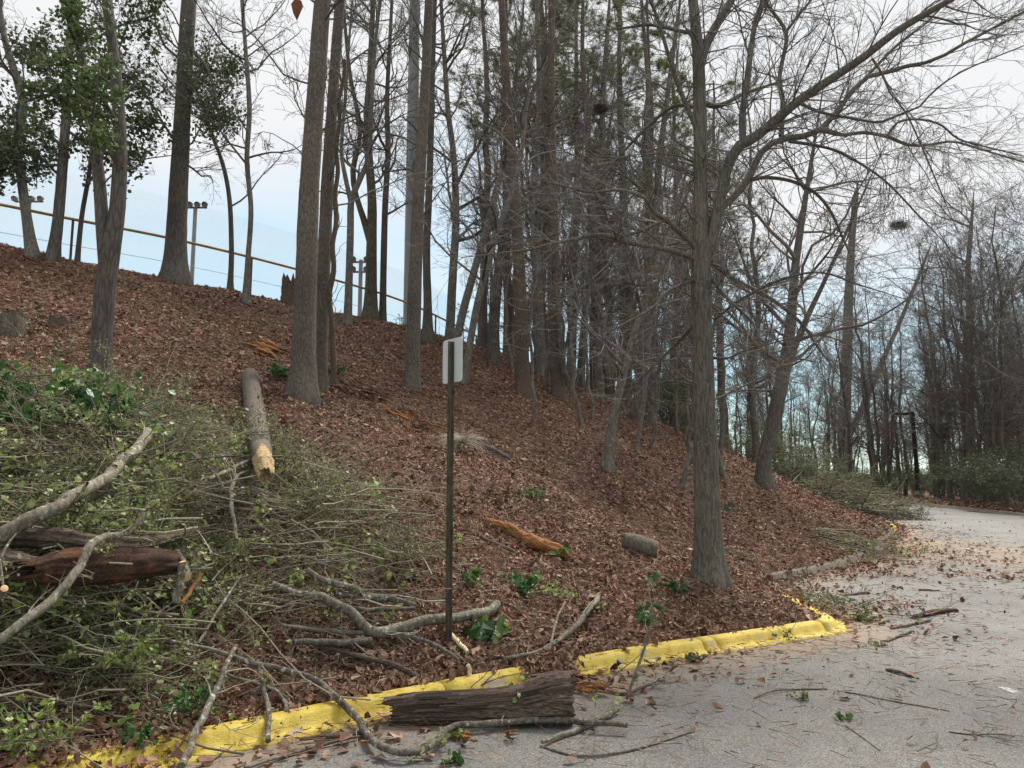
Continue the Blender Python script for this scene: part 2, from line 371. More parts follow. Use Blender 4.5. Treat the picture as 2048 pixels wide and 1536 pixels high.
g = mesh_obj('ground', np.stack([XX, YY, ZZ], -1).reshape(-1, 3), [grid_faces(len(GX), len(GY))], M['soil'], kind='structure')

# road: sheet of its own between the kerbs
m, t, b = mat('asphalt', .85, .3); v = coord(t)
n1 = nd(t, 'ShaderNodeTexNoise', Scale=85.0, Detail=4.0, Roughness=.8); t.links.new(v, n1.inputs['Vector'])
vo = nd(t, 'ShaderNodeTexVoronoi', Scale=150.0); t.links.new(v, vo.inputs['Vector'])
st = ramp(t, vo.outputs['Color'], [(.1, (.085, .082, .078)), (.55, (.162, .156, .147)), (.9, (.27, .26, .244))])
n2 = nd(t, 'ShaderNodeTexNoise', Scale=.7, Detail=6.0, Roughness=.6); t.links.new(v, n2.inputs['Vector'])
c = mixc(t, 1, st.outputs['Color'], ramp(t, n2.outputs['Fac'], [(.28, (.78, .78, .79)), (.5, (1.05, 1.04, 1.02)), (.72, (1.3, 1.28, 1.24))]).outputs['Color'], 'MULTIPLY')
n3 = nd(t, 'ShaderNodeTexNoise', Scale=7.0, Detail=6.0, Roughness=.7); t.links.new(v, n3.inputs['Vector'])
at_ = nd(t, 'ShaderNodeAttribute'); at_.attribute_name = 'dirt'
ml = nd(t, 'ShaderNodeMath', operation='MULTIPLY_ADD'); t.links.new(at_.outputs['Fac'], ml.inputs[0]); ml.inputs[1].default_value = 1.0
t.links.new(n3.outputs['Fac'], ml.inputs[2])
c = mixc(t, ramp(t, ml.outputs[0], [(.68, (0,)*3), (1.15, (.8,)*3)]).outputs['Color'], c, (.27, .2, .135))
t.links.new(c, b.inputs['Base Color']); bump(t, b, n1.outputs['Fac'], .006); M['asphalt'] = m
ok = (SS < .3) & (RR_ < .3) & (XX > -40) & (XX < 40) & (YY < 130)
keep = ok[:-1, :-1] & ok[1:, :-1] & ok[:-1, 1:] & ok[1:, 1:]
road = mesh_obj('road', np.stack([XX, YY, 0*XX], -1).reshape(-1, 3), [grid_faces(len(GX), len(GY), keep)], M['asphalt'], kind='structure')
dirt = np.exp(-np.maximum(-SS, 0)/.55)*.62 + .34*np.exp(-((XX-8.5)**2/14+(YY-16)**2/22)) + .25*np.exp(-((XX-11)**2/6+(YY-14.5)**2/3)) + .12*vnoise(XX, YY, 21, 4, .9)
at_d = road.data.attributes.new('dirt', 'FLOAT', 'POINT'); at_d.data.foreach_set('value', np.clip(dirt, 0, 1).ravel().astype(np.float32))

# ------------------------------------------------------------------ kerbs
def resample(P, step):
    s = np.concatenate([[0], np.cumsum(np.hypot(*np.diff(P, axis=0).T))]); n = max(2, int(s[-1]/step)+1)
    q = np.linspace(0, s[-1], n); return np.stack([np.interp(q, s, P[:, 0]), np.interp(q, s, P[:, 1])], -1)
KPROF = A(.82, .62)*A(-.03, -.05, -.03, .012, .07, .02, .1, .03, .125, .07, .15, .125, .175, .148, .21, .156, .29, .158, .33, .145, .345, .1, .35, -.06).reshape(-1, 2)
def kerb_piece(P, name, material, parent, gap=.006, seed=0, wob=.0007):
    P = resample(P, .11); T = nrm(np.gradient(P, axis=0)); Nn = np.stack([-T[:, 1], T[:, 0]], -1)
    P[0] += T[0]*gap; P[-1] -= T[-1]*gap
    r = np.random.default_rng(seed); k = len(KPROF); n = len(P)
    off = KPROF[None, :, 0] + wob*r.normal(size=(n, k)); hz = KPROF[None, :, 1] + wob*r.normal(size=(n, k)) + .006*vnoise(P[:, :1]*1.0, P[:, 1:], 4, 2, .8)*(KPROF[:, 1] > .05)
    V = np.concatenate([P[:, None]+Nn[:, None]*off[:, :, None], hz[:, :, None]], -1)
    mb = MB().add(V, grid_faces(n, k)); e = np.arange(k)
    mb.F.append(e[None, :]); mb.F.append(((n-1)*k + e)[None, ::-1])
    o = mb.build(name, material, parent); return o
m, t, b = mat('yellow_kerb_paint', .6, .35); v = coord(t)
n = nd(t, 'ShaderNodeTexNoise', Scale=9.0, Detail=8.0, Roughness=.65); t.links.new(v, n.inputs['Vector'])
n2 = nd(t, 'ShaderNodeTexNoise', Scale=60.0, Detail=5.0, Roughness=.75); t.links.new(v, n2.inputs['Vector'])
yel = ramp(t, n.outputs['Fac'], [(.3, (.38, .26, .03)), (.5, (.56, .41, .05)), (.75, (.66, .53, .14))])
c = mixc(t, ramp(t, n2.outputs['Fac'], [(.54, (0,)*3), (.68, (.75,)*3)]).outputs['Color'], yel.outputs['Color'], (.3, .22, .07))
n4 = nd(t, 'ShaderNodeTexNoise', Scale=5.5, Detail=7.0, Roughness=.6); t.links.new(v, n4.inputs['Vector'])
c = mixc(t, ramp(t, n4.outputs['Fac'], [(.6, (0,)*3), (.63, (.9,)*3)]).outputs['Color'], c, (.36, .3, .22))
t.links.new(c, b.inputs['Base Color']); bump(t, b, n2.outputs['Fac'], .008); M['yellow'] = m
M['concrete'] = plain('weathered_concrete', (.15, .125, .1), .9, .2, .3, 11, dirt=(.1, .075, .05))
def arc_split(P, cuts):
    s = np.concatenate([[0], np.cumsum(np.hypot(*np.diff(P, axis=0).T))]); out_ = []
    for a, b_ in zip(cuts[:-1], cuts[1:]):
        q = np.concatenate([[a], s[(s > a) & (s < b_)], [b_]])
        out_.append(np.stack([np.interp(q, s, P[:, 0]), np.interp(q, s, P[:, 1])], -1))
    return out_
yk = np.concatenate([KA[2:], KB[1:4]]); sk = np.concatenate([[0], np.cumsum(np.hypot(*np.diff(yk, axis=0).T))])
def s_of(x): i = np.argmin(np.abs(yk[:, 0]-x)); return sk[i]
ykerb = bpy.data.objects.new('yellow_kerb', None); COL.objects.link(ykerb); ykerb['kind'] = 'structure'
tot = sk[-1]; xs = lambda x: float(np.interp(x, yk[:len(KA)-2, 0], sk[:len(KA)-2]))
for i, P in enumerate(arc_split(yk, [0, xs(-6), xs(-3.2), xs(-.4), xs(1.78), xs(1.92), xs(3.2), xs(3.44)+.22, xs(3.46)+1.6])):
    kerb_piece(P, 'kerb_section', M['yellow'], ykerb, seed=i)
ck = bpy.data.objects.new('concrete_kerb', None); COL.objects.link(ck); ck['kind'] = 'structure'
for i, P in enumerate(arc_split(KB[4:13], [0, .9, 3.0, 6.0, 9.0, 11.8, 12.1])): kerb_piece(P, 'kerb_section', M['concrete'], ck, seed=20+i)
kerb_piece(A(10.4, 20.55, 11.37, 22.31).reshape(-1, 2), 'kerb_section', M['yellow'], ykerb, seed=44)
kerb_piece(KB[10:14], 'kerb_section', M['concrete'], ck, seed=45)
fk = bpy.data.objects.new('far_kerb', None); COL.objects.link(fk); fk['kind'] = 'structure'
rk = KR[1:10]; rs = np.concatenate([[0], np.cumsum(np.hypot(*np.diff(rk, axis=0).T))])
M['kerbfar'] = plain('dirty_concrete', (.14, .115, .095), .9, .2, .3, 6, dirt=(.07, .05, .035))
for i, P in enumerate(arc_split(rk[:, :], list(np.arange(0, rs[-1], 4.0)))):
    P = P[::-1].copy(); kerb_piece(P, 'kerb_section', M['kerbfar'], fk, seed=60+i)

# worn paint on the road, 4 mm above it
m, t, b = mat('worn_yellow_paint', .7, .3); n = nd(t, 'ShaderNodeTexNoise', Scale=3.0, Detail=8.0, Roughness=.7); t.links.new(coord(t), n.inputs['Vector'])
b.inputs['Base Color'].default_value = (.5, .33, .08, 1); r = ramp(t, n.outputs['Fac'], [(.48, (0,)*3), (.62, (.75,)*3)]); t.links.new(r.outputs['Color'], b.inputs['Alpha'])
M['lineY'] = m
m2 = m.copy(); m2.name = 'worn_white_paint'; m2.node_tree.nodes['Principled BSDF'].inputs['Base Color'].default_value = (.6, .6, .58, 1); M['lineW'] = m2
def stripe(name, pts, w, mt, z=.004):
    P = resample(np.asarray(pts, float), .2); T = nrm(np.gradient(P, axis=0)); Nn = np.stack([-T[:, 1], T[:, 0]], -1)
    V = np.stack([np.c_[P-Nn*w/2, np.full(len(P), z)], np.c_[P+Nn*w/2, np.full(len(P), z)]], 1)
    return mesh_obj(name, V.reshape(-1, 3), [grid_faces(len(P), 2)], mt, kind='structure')
stripe('faded_yellow_line', [G(1690, 1093)[:2], G(1940, 1077)[:2]], .22, M['lineY'])
stripe('faded_yellow_line', [G(1835, 1060)[:2], G(1960, 1085)[:2]], .12, M['lineY'])
stripe('faded_white_line', [G(2005, 1375)[:2], G(2048, 1392)[:2], G(2120, 1430)[:2]], .07, M['lineW'])
stripe('faded_white_line', [G(1930, 1096)[:2], G(1985, 1108)[:2]], .12, M['lineW'])

# ------------------------------------------------------------------ leaf litter on the bank and drifted over the kerb
rng = np.random.default_rng(11)
def litter_pts(n, x0, x1, y0, y1, dens):
    x = rng.uniform(x0, x1, n); y = rng.uniform(y0, y1, n)
    k = rng.uniform(size=n) < dens(x, y); return x[k], y[k]
def cone(x, y): return (np.abs(x) < .74*y+.6)
def dbank(x, y):
    s, r = edge(x, y); d = np.hypot(x, y)
    cover = np.where(s > .27, 1, np.where(s > .15, .16, 0))
    cover = np.where((x < -1.8) & (s > -.1) & (s <= .31), np.clip((-1.6-x)*1.8, .1, 1), cover)       # leaves bury the near end of the kerb
    cover = np.where((x > 3.3) & (y > 8.35) & (s > -.12) & (s <= .31), .75, cover); cover = np.where((y > 10.6) & (s > .05) & (s <= .31), .4, cover)
    w = np.minimum(1, (6.5/d)**1.2)*cover*cone(x, y)*np.clip(.8+.95*vnoise(x, y, 31, 4, .9), .1, 1)
    return w*np.where(s > 15, .1, 1)
mb = MB()
x, y = litter_pts(1850000, -16, 16, 3.6, 34, dbank)
z = zg(x, y); s, _ = edge(x, y); z = np.where(s < .37, np.maximum(z, np.interp(s, KPROF[1:10, 0], KPROF[1:10, 1])), z)
d = np.hypot(x, y); nrmv = gnormal(x, y)
sz = rng.gamma(3.2, .0108, len(x))*(1+np.clip((d-9)/30, 0, .7))
P_ = np.c_[x, y, z+rng.uniform(.004, .035, len(x))]; nr = d < 10.5
leaves(P_[nr], sz[nr], rng, mb, .34, .6, .24, normal=nrmv[nr]); leaves(P_[~nr], sz[~nr], rng, mb, .34, .6, .24, normal=nrmv[~nr], simple=True)
mb.build('leaf_litter', M['litter'], smooth=False, kind='stuff')
print('bank leaves', len(x))
def droad(x, y):
    s, r = edge(x, y); q = np.maximum(-s, 0); on = (s < -.0) & (r < -.1)
    near = np.exp(-q/.28)*.55*np.clip(.6+1.6*vnoise(x, y, 41, 3, 1.1), 0, 1)
    pile = .75*np.exp(-((x-4.25)**2/.35+(y-9.2)**2/1.2)) + .6*np.exp(-((x-6.2)**2/2.0+(y-13.0)**2/2.6)) + .35*np.exp(-((x-8.3)**2/3+(y-15.2)**2/4)) + .3*np.exp(-((x-11.2)**2/3+(y-13.3)**2/.5)) + .5*np.exp(-np.abs(s)/.35)*(y > 10.5)*(y < 19) + .9*np.exp(-((x-1.0)**2/.5+(y-6.15)**2/.1))
    return on*cone(x, y)*(near + pile*np.clip(.55+1.3*vnoise(x, y, 43, 3, 1.7), 0, 1) + .006)
x, y = litter_pts(160000, -6, 16, 3.6, 26, droad)
mb = leaves(np.c_[x, y, .008+rng.uniform(0, .03, len(x))], rng.gamma(8, .0075, len(x)), rng, None, .36, .38, .14)
mb.build('leaf_litter_on_road', M['litter'], smooth=False, kind='stuff'); print('road leaves', len(x))
# drift of leaves burying the kerb beside the log, and crumbs of debris on the asphalt
k = rng.uniform(size=2600); xx = np.interp(k, [0, 1], [.2, .42]); yy = np.interp(xx, KA[:, 0], KA[:, 1])+rng.normal(.12, .17, 2600); xx = xx+rng.normal(0, .07, 2600)
hz = np.maximum(.13-.5*np.abs(edge(xx, yy)[0]-.15), .0)
leaves(np.c_[xx, yy, np.maximum(zg(xx, yy), hz)+rng.uniform(.005, .045, 2600)], rng.gamma(6, .0075, 2600), rng, None, .34, .6, .2).build('leaf_drift', M['litter'], smooth=False, kind='stuff')
x, y = litter_pts(60000, -5, 14, 3.6, 22, lambda x, y: (edge(x, y)[0] < 0)*cone(x, y)*(.1+.5*np.exp(edge(x, y)[0]/.7))*np.clip(.5+1.2*vnoise(x, y, 47, 3, .9), .05, 1))
leaves(np.c_[x, y, .006+rng.uniform(0, .012, len(x))], rng.gamma(3, .006, len(x)), rng, None, .3, .3, .2, simple=True).build('road_debris', M['oldbark'], smooth=False, kind='stuff')
# far strip behind the far kerb
x, y = litter_pts(60000, 16, 34, 24, 58, lambda x, y: (edge(x, y)[1] > .2)*(edge(x, y)[1] < 3.5)*.6)
mb = leaves(np.c_[x, y, zg(x, y)+.03], rng.gamma(9, .014, len(x)), rng, None, .38, .4, .14)
mb.build('leaf_litter_beyond_kerb', M['litter'], smooth=False, kind='stuff')
# pine straw and fine twigs lying on bank and road
x, y = litter_pts(700000, -12, 12, 3.6, 24, lambda x, y: cone(x, y)*np.minimum(1, 7/np.hypot(x, y))*np.where(edge(x, y)[0] > .2, np.clip(.45+.9*vnoise(x, y, 51, 3, .5), .05, 1), .09*np.exp(edge(x, y)[0]/1.2)+.03)*(edge(x, y)[1] < -.2))
a_ = rng.uniform(0, 6.283, len(x)); dv = np.c_[np.cos(a_), np.sin(a_), 0*a_]; nv = gnormal(x, y); dv = nrm(dv - (dv*nv).sum(1, keepdims=True)*nv + .12*rng.normal(size=(len(x), 3)))
mb = needles(np.c_[x, y, zg(x, y)+.012+rng.uniform(0, .03, len(x))], dv, rng.uniform(.09, .2, len(x)), .0035*(1+np.hypot(x, y)/9), rng)
mb.build('pine_straw', M['straw'], smooth=False, kind='stuff')
n = 3800; x, y = litter_pts(40000, -10, 12, 3.7, 20, lambda x, y: cone(x, y)*np.minimum(1, 6/np.hypot(x, y))*np.where(edge(x, y)[0] > .2, .4, .05*np.exp(edge(x, y)[0]/.8)+.02)*(edge(x, y)[1] < -.2))
a_ = rng.uniform(0, 6.283, len(x)); ln = rng.gamma(2.2, .11, len(x)); p = []
cx, cy = x.copy(), y.copy()
for j in range(5):
    p.append(np.c_[cx, cy, zg(cx, cy)+.012+.02*rng.uniform(size=len(cx))+.02*(j % 2)]); cx = cx+np.cos(a_)*ln/4; cy = cy+np.sin(a_)*ln/4; a_ = a_+.28*rng.normal(size=len(a_))
mb = tubes(np.stack(p, 1), rng.uniform(.0018, .005, len(x))[:, None]*np.linspace(1, .5, 5), 3)
mb.build('fallen_twigs', M['brush'], kind='stuff'); print('twigs', len(x))

# ------------------------------------------------------------------ trees
NTREE = [0]
def stem(pts, d, n=40, ext=3.0, sink=.15, first=True):
    """pixel path [(u,v,width[,depth offset])] at forward distance d -> path, radii"""
    q = []
    for p in pts:
        dd = d + (p[3] if len(p) > 3 else 0); x = at(p[0], p[1], dd); q.append([*x, p[2]*.5*dd/FPX*.97])
    q = np.array(q)
    if first:
        q[0, 2] = min(q[0, 2], float(zt(q[0, 0], q[0, 1])))
        q = np.concatenate([[[q[0, 0], q[0, 1], q[0, 2]-sink, q[0, 3]]], q])
    if ext: e = q[-1]-q[-2]; e = e/np.linalg.norm(e[:3])*ext; q = np.concatenate([q, [[*(q[-1, :3]+e[:3]), q[-1, 3]*(.7 if pts[-1][1] < 20 else .12)]]])
    s = smooth_path(q, n); return s[:, :3], np.maximum(s[:, 3], .004)
def bark_tube(P, R, sides, name, material, parent, seed, rough=.045, flare=0, freq=5, fib=0, jag=0):
    n = len(P); r = np.random.default_rng(seed); th = np.arange(sides)/sides
    s = np.concatenate([[0], np.cumsum(np.linalg.norm(np.diff(P, axis=0), axis=1))])
    S_, T_ = np.meshgrid(s, th, indexing='ij')
    per = 8
    nzv = vnoise(S_*freq, np.abs(T_-.5)*per*2, seed, 3, 1.0)*rough + vnoise(S_*1.2, np.abs(T_-.5)*4, seed+1, 2, 1.0)*rough*.8
    fl = flare*np.exp(-np.maximum(s-.15, 0)/.22)[:, None]*(1+.55*np.sin(T_*2*math.pi*5+seed)+.3*np.sin(T_*2*math.pi*3+seed*2))
    T = nrm(np.gradient(P, axis=0)); mean = nrm(P[-1]-P[0]); ref = A(1, .1, 0) if abs(mean[2]) > .75 else A(0, 0, 1)
    n1 = nrm(ref - (T@ref)[:, None]*T); n2 = np.cross(T, n1)
    if fib: nzv = nzv + fib*vnoise(S_*1.3, np.abs(T_-.5)*sides*.5, seed+7, 2, 1.0) + fib*.5*vnoise(S_*9, np.abs(T_-.5)*sides*.35, seed+8, 2, 1.0)
    rr = R[:, None]*(1+nzv+fl)
    V = P[:, None] + rr[:, :, None]*(np.cos(T_*2*math.pi)[:, :, None]*n1[:, None] + np.sin(T_*2*math.pi)[:, :, None]*n2[:, None])
    if jag: V[0] -= T[0]*np.abs(r.normal(0, jag, sides))[:, None]; V[-1] += T[-1]*np.abs(r.normal(0, jag, sides))[:, None]; V[1] -= T[0]*np.abs(r.normal(0, jag*.3, sides))[:, None]
    k = np.arange(sides); base = np.arange(n-1)[:, None]*sides
    F = np.stack([base+k, base+(k+1) % sides, base+sides+(k+1) % sides, base+sides+k], -1).reshape(-1, 4)
    mb = MB().add(V, F); q_ = .15 if not jag else -.6; e0, e1 = P[0]-T[0]*R[0]*q_, P[-1]+T[-1]*R[-1]*q_; mb.add(np.concatenate([V[0], [e0], V[-1], [e1]]), np.stack([(k+1) % sides, k, 0*k+sides], -1), np.stack([k, (k+1) % sides, 0*k+sides], -1)+[sides+1, sides+1, sides+1])
    return mb.build(name, material, parent)
def crown_mb(P, R, rng, n1=12, l1=2.4, n2=7, n3=6, n4=3, t0=.3, t1=1, ang=(.6, 1.3), up=.05, rmin=.004, sub=.5, r1=.4, wig=.2, mb=None, droop=0):
    mb = mb or MB()
    B1, R1 = grow(P, R, n1, t0, t1, ang, 0, 8, rng, wig, up, r1, .3, absl=l1, rmin=rmin*1.3, rmax=.06, taper=.3); tubes(B1, R1, 5, mb)
    out_ = [(B1, R1)]
    if n2: B2, R2 = grow(B1, R1, n2, .12, 1, (.4, 1.1), sub, 6, rng, wig, up*.5-droop, .6, .35, rmin=rmin); tubes(B2, R2, 4, mb); out_.append((B2, R2))
    if n3: B3, R3 = grow(B2, R2, n3, .1, 1, (.35, 1.1), .55, 4, rng, wig, -droop, .65, .5, rmin=rmin*.8); tubes(B3, R3, 3, mb); out_.append((B3, R3))
    if n4: B4, R4 = grow(B3, R3, n4, .2, 1, (.3, 1.0), .6, 2, rng, wig, 0, .7, .6, rmin=rmin*.65); tubes(B4, R4, 3, mb); out_.append((B4, R4))
    return mb, out_
def hand_tree(name, label, stems, bark, crown=None, twig='twig', sides=16, rough=.045, flare=.35, cat='tree', group=None, ext=3.0, slim=1, dd=0):
    NTREE[0] += 1; sd = NTREE[0]*13+5; rng = np.random.default_rng(sd)
    base = G(*stems[0][0][:2]); d = base[1]+dd
    o = thing(name, label, cat, (base[0], base[1], base[2]), group)
    mb = MB(); any_ = False; subs = []
    for i, st in enumerate(stems):
        P, R = stem(st, d, 44 if i == 0 else 26, ext, first=(i == 0))
        R = np.maximum(R*slim, .004)
        bark_tube(P, R, sides if i == 0 else max(8, sides-4), 'trunk' if i == 0 else 'limb', M[bark], o, sd+i, rough, flare if i == 0 else 0)
        if crown:
            c = dict(crown); 
            if i > 0: c['t0'] = .15; c['n1'] = max(3, int(c.get('n1', 12)*.6))
            mb, s_ = crown_mb(P[None], R[None], rng, mb=mb, **c); subs.append(s_); any_ = True
    if any_: mb.build('crown', M[twig], o)
    return o, subs, d

THIN = dict(n1=21, l1=2.2, n2=6, n3=5, n4=2, t0=.22, r1=.55, rmin=.0055, up=.05)
MID = dict(n1=20, l1=3.0, n2=7, n3=5, n4=2, t0=.22, r1=.55, rmin=.007, up=.05)
SPARSE = dict(n1=15, l1=2.8, n2=6, n3=5, n4=2, t0=.3, rmin=.0058, up=.03, r1=.15)
# left group on the crest
hand_tree('slender_tree', 'crooked pale grey tree at far left, on the crest by the fence', [[(64, 512, 24), (54, 440, 20), (42, 350, 19), (33, 290, 19), (46, 210, 18), (28, 140, 15), (10, 80, 13), (0, 20, 11)]], 'grey', THIN)
holly, hsub, hd = hand_tree('slender_tree', 'straight brown tree second from left on the crest', [[(104, 522, 24), (116, 440, 22), (126, 320, 20), (134, 200, 18), (140, 80, 15), (146, 0, 13)]], 'dark', SPARSE)
hand_tree('sapling', 'thin sapling just left of the forked tree on the crest', [[(155, 512, 12), (164, 430, 11), (178, 350, 10), (188, 270, 8), (205, 190, 6), (230, 120, 5)]], 'dark', THIN, sides=9, slim=.88)
forked, fsub, fd = hand_tree('forked_tree', 'two stemmed dark tree on the left of the bank', [[(194, 785, 44), (203, 680, 41), (210, 580, 42), (222, 500, 38), (234, 420, 32), (240, 310, 28), (236, 200, 24), (226, 100, 22), (214, 0, 22)],
     [(212, 545, 26, -.03), (206, 470, 27), (200, 380, 25), (190, 290, 23), (176, 200, 22), (160, 100, 19), (144, 0, 16)]], 'dark', dict(n1=13, l1=1.25, n2=6, n3=5, n4=2, t0=.42, rmin=.0025, r1=.22), sides=20)
broad, bsub, bd = hand_tree('broad_tree', 'thick dark tree with flared base on the crest', [[(350, 545, 54), (352, 480, 43), (357, 380, 38), (364, 250, 34), (371, 110, 32), (378, 0, 31)]], 'dark', dict(n1=14, l1=2.6, n2=6, n3=6, n4=3, t0=.3, rmin=.005, r1=.2), sides=22, flare=.3)
hand_tree('sapling', 'curved thin dark sapling right of the thick crest tree', [[(460, 580, 13), (463, 500, 12), (459, 400, 11), (446, 330, 10), (424, 270, 9), (404, 210, 7), (380, 150, 5)]], 'dark', THIN, sides=9, slim=.88)
hand_tree('sapling', 'upright kinked grey sapling left of the big pine', [[(492, 605, 17), (496, 520, 13), (502, 420, 12), (494, 320, 12), (499, 220, 12), (492, 110, 10), (484, 0, 9)]], 'grey', THIN, sides=9, slim=.88)
# the pines
hand_tree('pine_tree', 'biggest plated grey pine, standing right of the fallen log', [[(604, 795, 60), (607, 740, 52), (611, 600, 46), (617, 420, 43), (627, 250, 40), (637, 110, 38), (645, 0, 36)]], 'pine', SPARSE, sides=30, rough=.06, flare=.26)
hand_tree('pine_tree', 'vine wrapped pine close behind the biggest pine', [[(638, 775, 36), (641, 700, 30), (646, 580, 28), (652, 430, 27), (660, 280, 25), (670, 130, 23), (680, 0, 22)]], 'pine', SPARSE, sides=24, rough=.07, flare=.2)
hand_tree('pale_tree', 'pale grey trunk at the crest left of the floodlight pole', [[(695, 650, 20), (698, 560, 18), (701, 460, 17), (703, 400, 16), (722, 355, 13), (738, 310, 12), (742, 230, 11), (748, 120, 9), (760, 0, 8)], [(702, 405, 12), (690, 350, 11), (683, 300, 9), (690, 200, 8), (700, 60, 6)]], 'grey', THIN, sides=12, slim=.88)
hand_tree('forked_tree', 'dark forked tree on the crest right of the floodlight pole', [[(740, 640, 38), (742, 580, 29), (743, 500, 26), (744, 400, 22), (738, 320, 20), (735, 230, 18), (741, 130, 15), (746, 0, 12)], [(742, 490, 18), (728, 440, 16), (712, 390, 13), (706, 340, 14), (720, 260, 11), (700, 150, 10), (690, 50, 8)]], 'moss', MID, sides=14, slim=.88)
hand_tree('slender_tree', 'straight thin dark tree beside the crest fork', [[(765, 645, 15), (767, 540, 14), (770, 420, 13), (776, 300, 12), (774, 200, 10), (780, 80, 8), (784, 0, 7)]], 'dark', dict(THIN, up=.12), sides=10)
hand_tree('pine_tree', 'tall straight pine left of the road sign', [[(824, 775, 33), (826, 700, 30), (830, 580, 29), (836, 420, 26), (844, 280, 23), (852, 130, 20), (858, 0, 18)]], 'pine', SPARSE, sides=22, rough=.06, flare=.24)
hand_tree('slender_tree', 'dark trunk half hidden behind the tall straight pine', [[(856, 682, 28), (855, 600, 20), (853, 500, 18), (858, 380, 17), (862, 260, 15), (866, 120, 12), (870, 0, 10)]], 'dark', MID, sides=12, slim=.88)
hand_tree('grey_tree', 'upright grey trunk rising above the sign plate', [[(899, 700, 24), (902, 620, 21), (906, 540, 20), (912, 440, 18), (908, 320, 15), (896, 220, 13), (888, 100, 11), (882, 0, 9)]], 'grey', MID, sides=12, slim=.88)
hand_tree('leaning_tree', 'grey trunk leaning right from just behind the sign plate', [[(908, 712, 20), (922, 640, 19), (946, 550, 18), (972, 460, 16), (996, 370, 14), (1022, 290, 12), (1058, 200, 10), (1100, 110, 8)]], 'grey', MID, sides=12, slim=.88)
hand_tree('leaning_tree', 'slim leaning trunk rooted right of the sign', [[(928, 765, 20), (938, 700, 17), (952, 620, 17), (972, 540, 16), (992, 470, 15), (1018, 400, 13), (1040, 320, 11), (1052, 220, 9)]], 'grey', MID, sides=12, slim=.88)
hand_tree('dark_tree', 'dark trunk on the crest at the end of the yellow rail', [[(985, 722, 34), (988, 650, 27), (993, 580, 25), (1004, 500, 22), (1020, 430, 19), (1030, 340, 15), (1024, 240, 12), (1036, 120, 10)]], 'dark', MID, sides=14, slim=.88)
hand_tree('pine_tree', 'reddish pine right of the rail end', [[(1046, 790, 32), (1044, 700, 29), (1040, 580, 27), (1034, 450, 24), (1024, 320, 21), (1014, 180, 18), (1003, 0, 15)]], 'pine_red', dict(SPARSE, l1=2.4), sides=20, rough=.06)
hand_tree('grey_tree', 'grey trunk between the reddish pine and the vine clad pine', [[(1084, 752, 28), (1080, 660, 23), (1075, 560, 22), (1072, 450, 19), (1070, 320, 16), (1078, 180, 13), (1074, 40, 11)]], 'grey', MID, sides=12, slim=.88)
hand_tree('pine_tree', 'vine clad pine with a thick vine down its right side', [[(1116, 795, 28), (1113, 700, 24), (1110, 580, 23), (1107, 450, 22), (1104, 320, 20), (1101, 180, 17), (1104, 0, 15)]], 'pine_red', dict(SPARSE, l1=2.4), sides=20, rough=.07)
hand_tree('slender_tree', 'dark thin trunk leaning right of the vine clad pine', [[(1158, 775, 16), (1164, 690, 15), (1172, 600, 14), (1184, 500, 12), (1200, 400, 10), (1216, 280, 8)]], 'dark', MID, sides=10, slim=.88)
hand_tree('grey_tree', 'stout grey trunk left of the double trunks', [[(1196, 790, 30), (1194, 720, 25), (1191, 620, 24), (1196, 500, 21), (1206, 380, 18), (1204, 240, 15), (1214, 80, 12)]], 'grey', MID, sides=12, slim=.88)
hand_tree('double_tree', 'left of two dark trunks standing close together', [[(1272, 835, 28), (1282, 760, 24), (1290, 660, 24), (1300, 560, 22), (1312, 450, 19), (1318, 330, 16), (1334, 200, 13), (1350, 80, 10)]], 'dark', MID, sides=12, slim=.88)
hand_tree('double_tree', 'right of two dark trunks standing close together', [[(1298, 845, 24), (1301, 770, 21), (1303, 670, 21), (1306, 570, 19), (1300, 450, 17), (1290, 330, 14), (1296, 180, 11), (1286, 40, 9)]], 'dark', MID, sides=12, slim=.88)
hand_tree('curved_tree', 'pale curved young tree low on the bank left of the large oak', [[(1214, 938, 26), (1220, 880, 20), (1230, 820, 18), (1244, 760, 17), (1262, 690, 16), (1284, 620, 14), (1300, 560, 12), (1330, 490, 9)]], 'grey', dict(MID, l1=1.6, rmin=.0035), sides=14)
# right side
hand_tree('crooked_tree', 'dark crooked tree near the far brush pile', [[(1526, 972, 34), (1528, 920, 28), (1542, 865, 29), (1556, 800, 29), (1572, 720, 25), (1582, 640, 21), (1590, 540, 17), (1604, 440, 13), (1620, 340, 9)], [(1562, 790, 15), (1580, 720, 14), (1612, 640, 12), (1650, 560, 9), (1690, 470, 7)]], 'dark', dict(MID, n1=28, l1=4.4, n2=7, rmin=.008), sides=14)
hand_tree('buttressed_tree', 'grey buttressed tree behind the far brush pile', [[(1690, 968, 36), (1691, 900, 26), (1690, 820, 23), (1694, 700, 21), (1698, 580, 18), (1704, 480, 14), (1712, 400, 10)], [(1700, 870, 12, .2), (1740, 780, 12), (1775, 700, 10), (1810, 620, 8), (1850, 520, 6)]], 'grey', dict(MID, n1=30, l1=6, n2=7, rmin=.011, up=.1), sides=12)
hand_tree('tall_tree', 'tall grey tree right of the street lamp', [[(1948, 995, 32), (1940, 900, 24), (1934, 800, 22), (1936, 700, 19), (1940, 620, 15), (1936, 540, 11), (1942, 460, 8)], [(1938, 720, 12), (1975, 660, 10), (2010, 600, 8), (2045, 530, 6)]], 'grey', dict(MID, n1=28, l1=6.5, n2=7, rmin=.012, up=.12), sides=12)

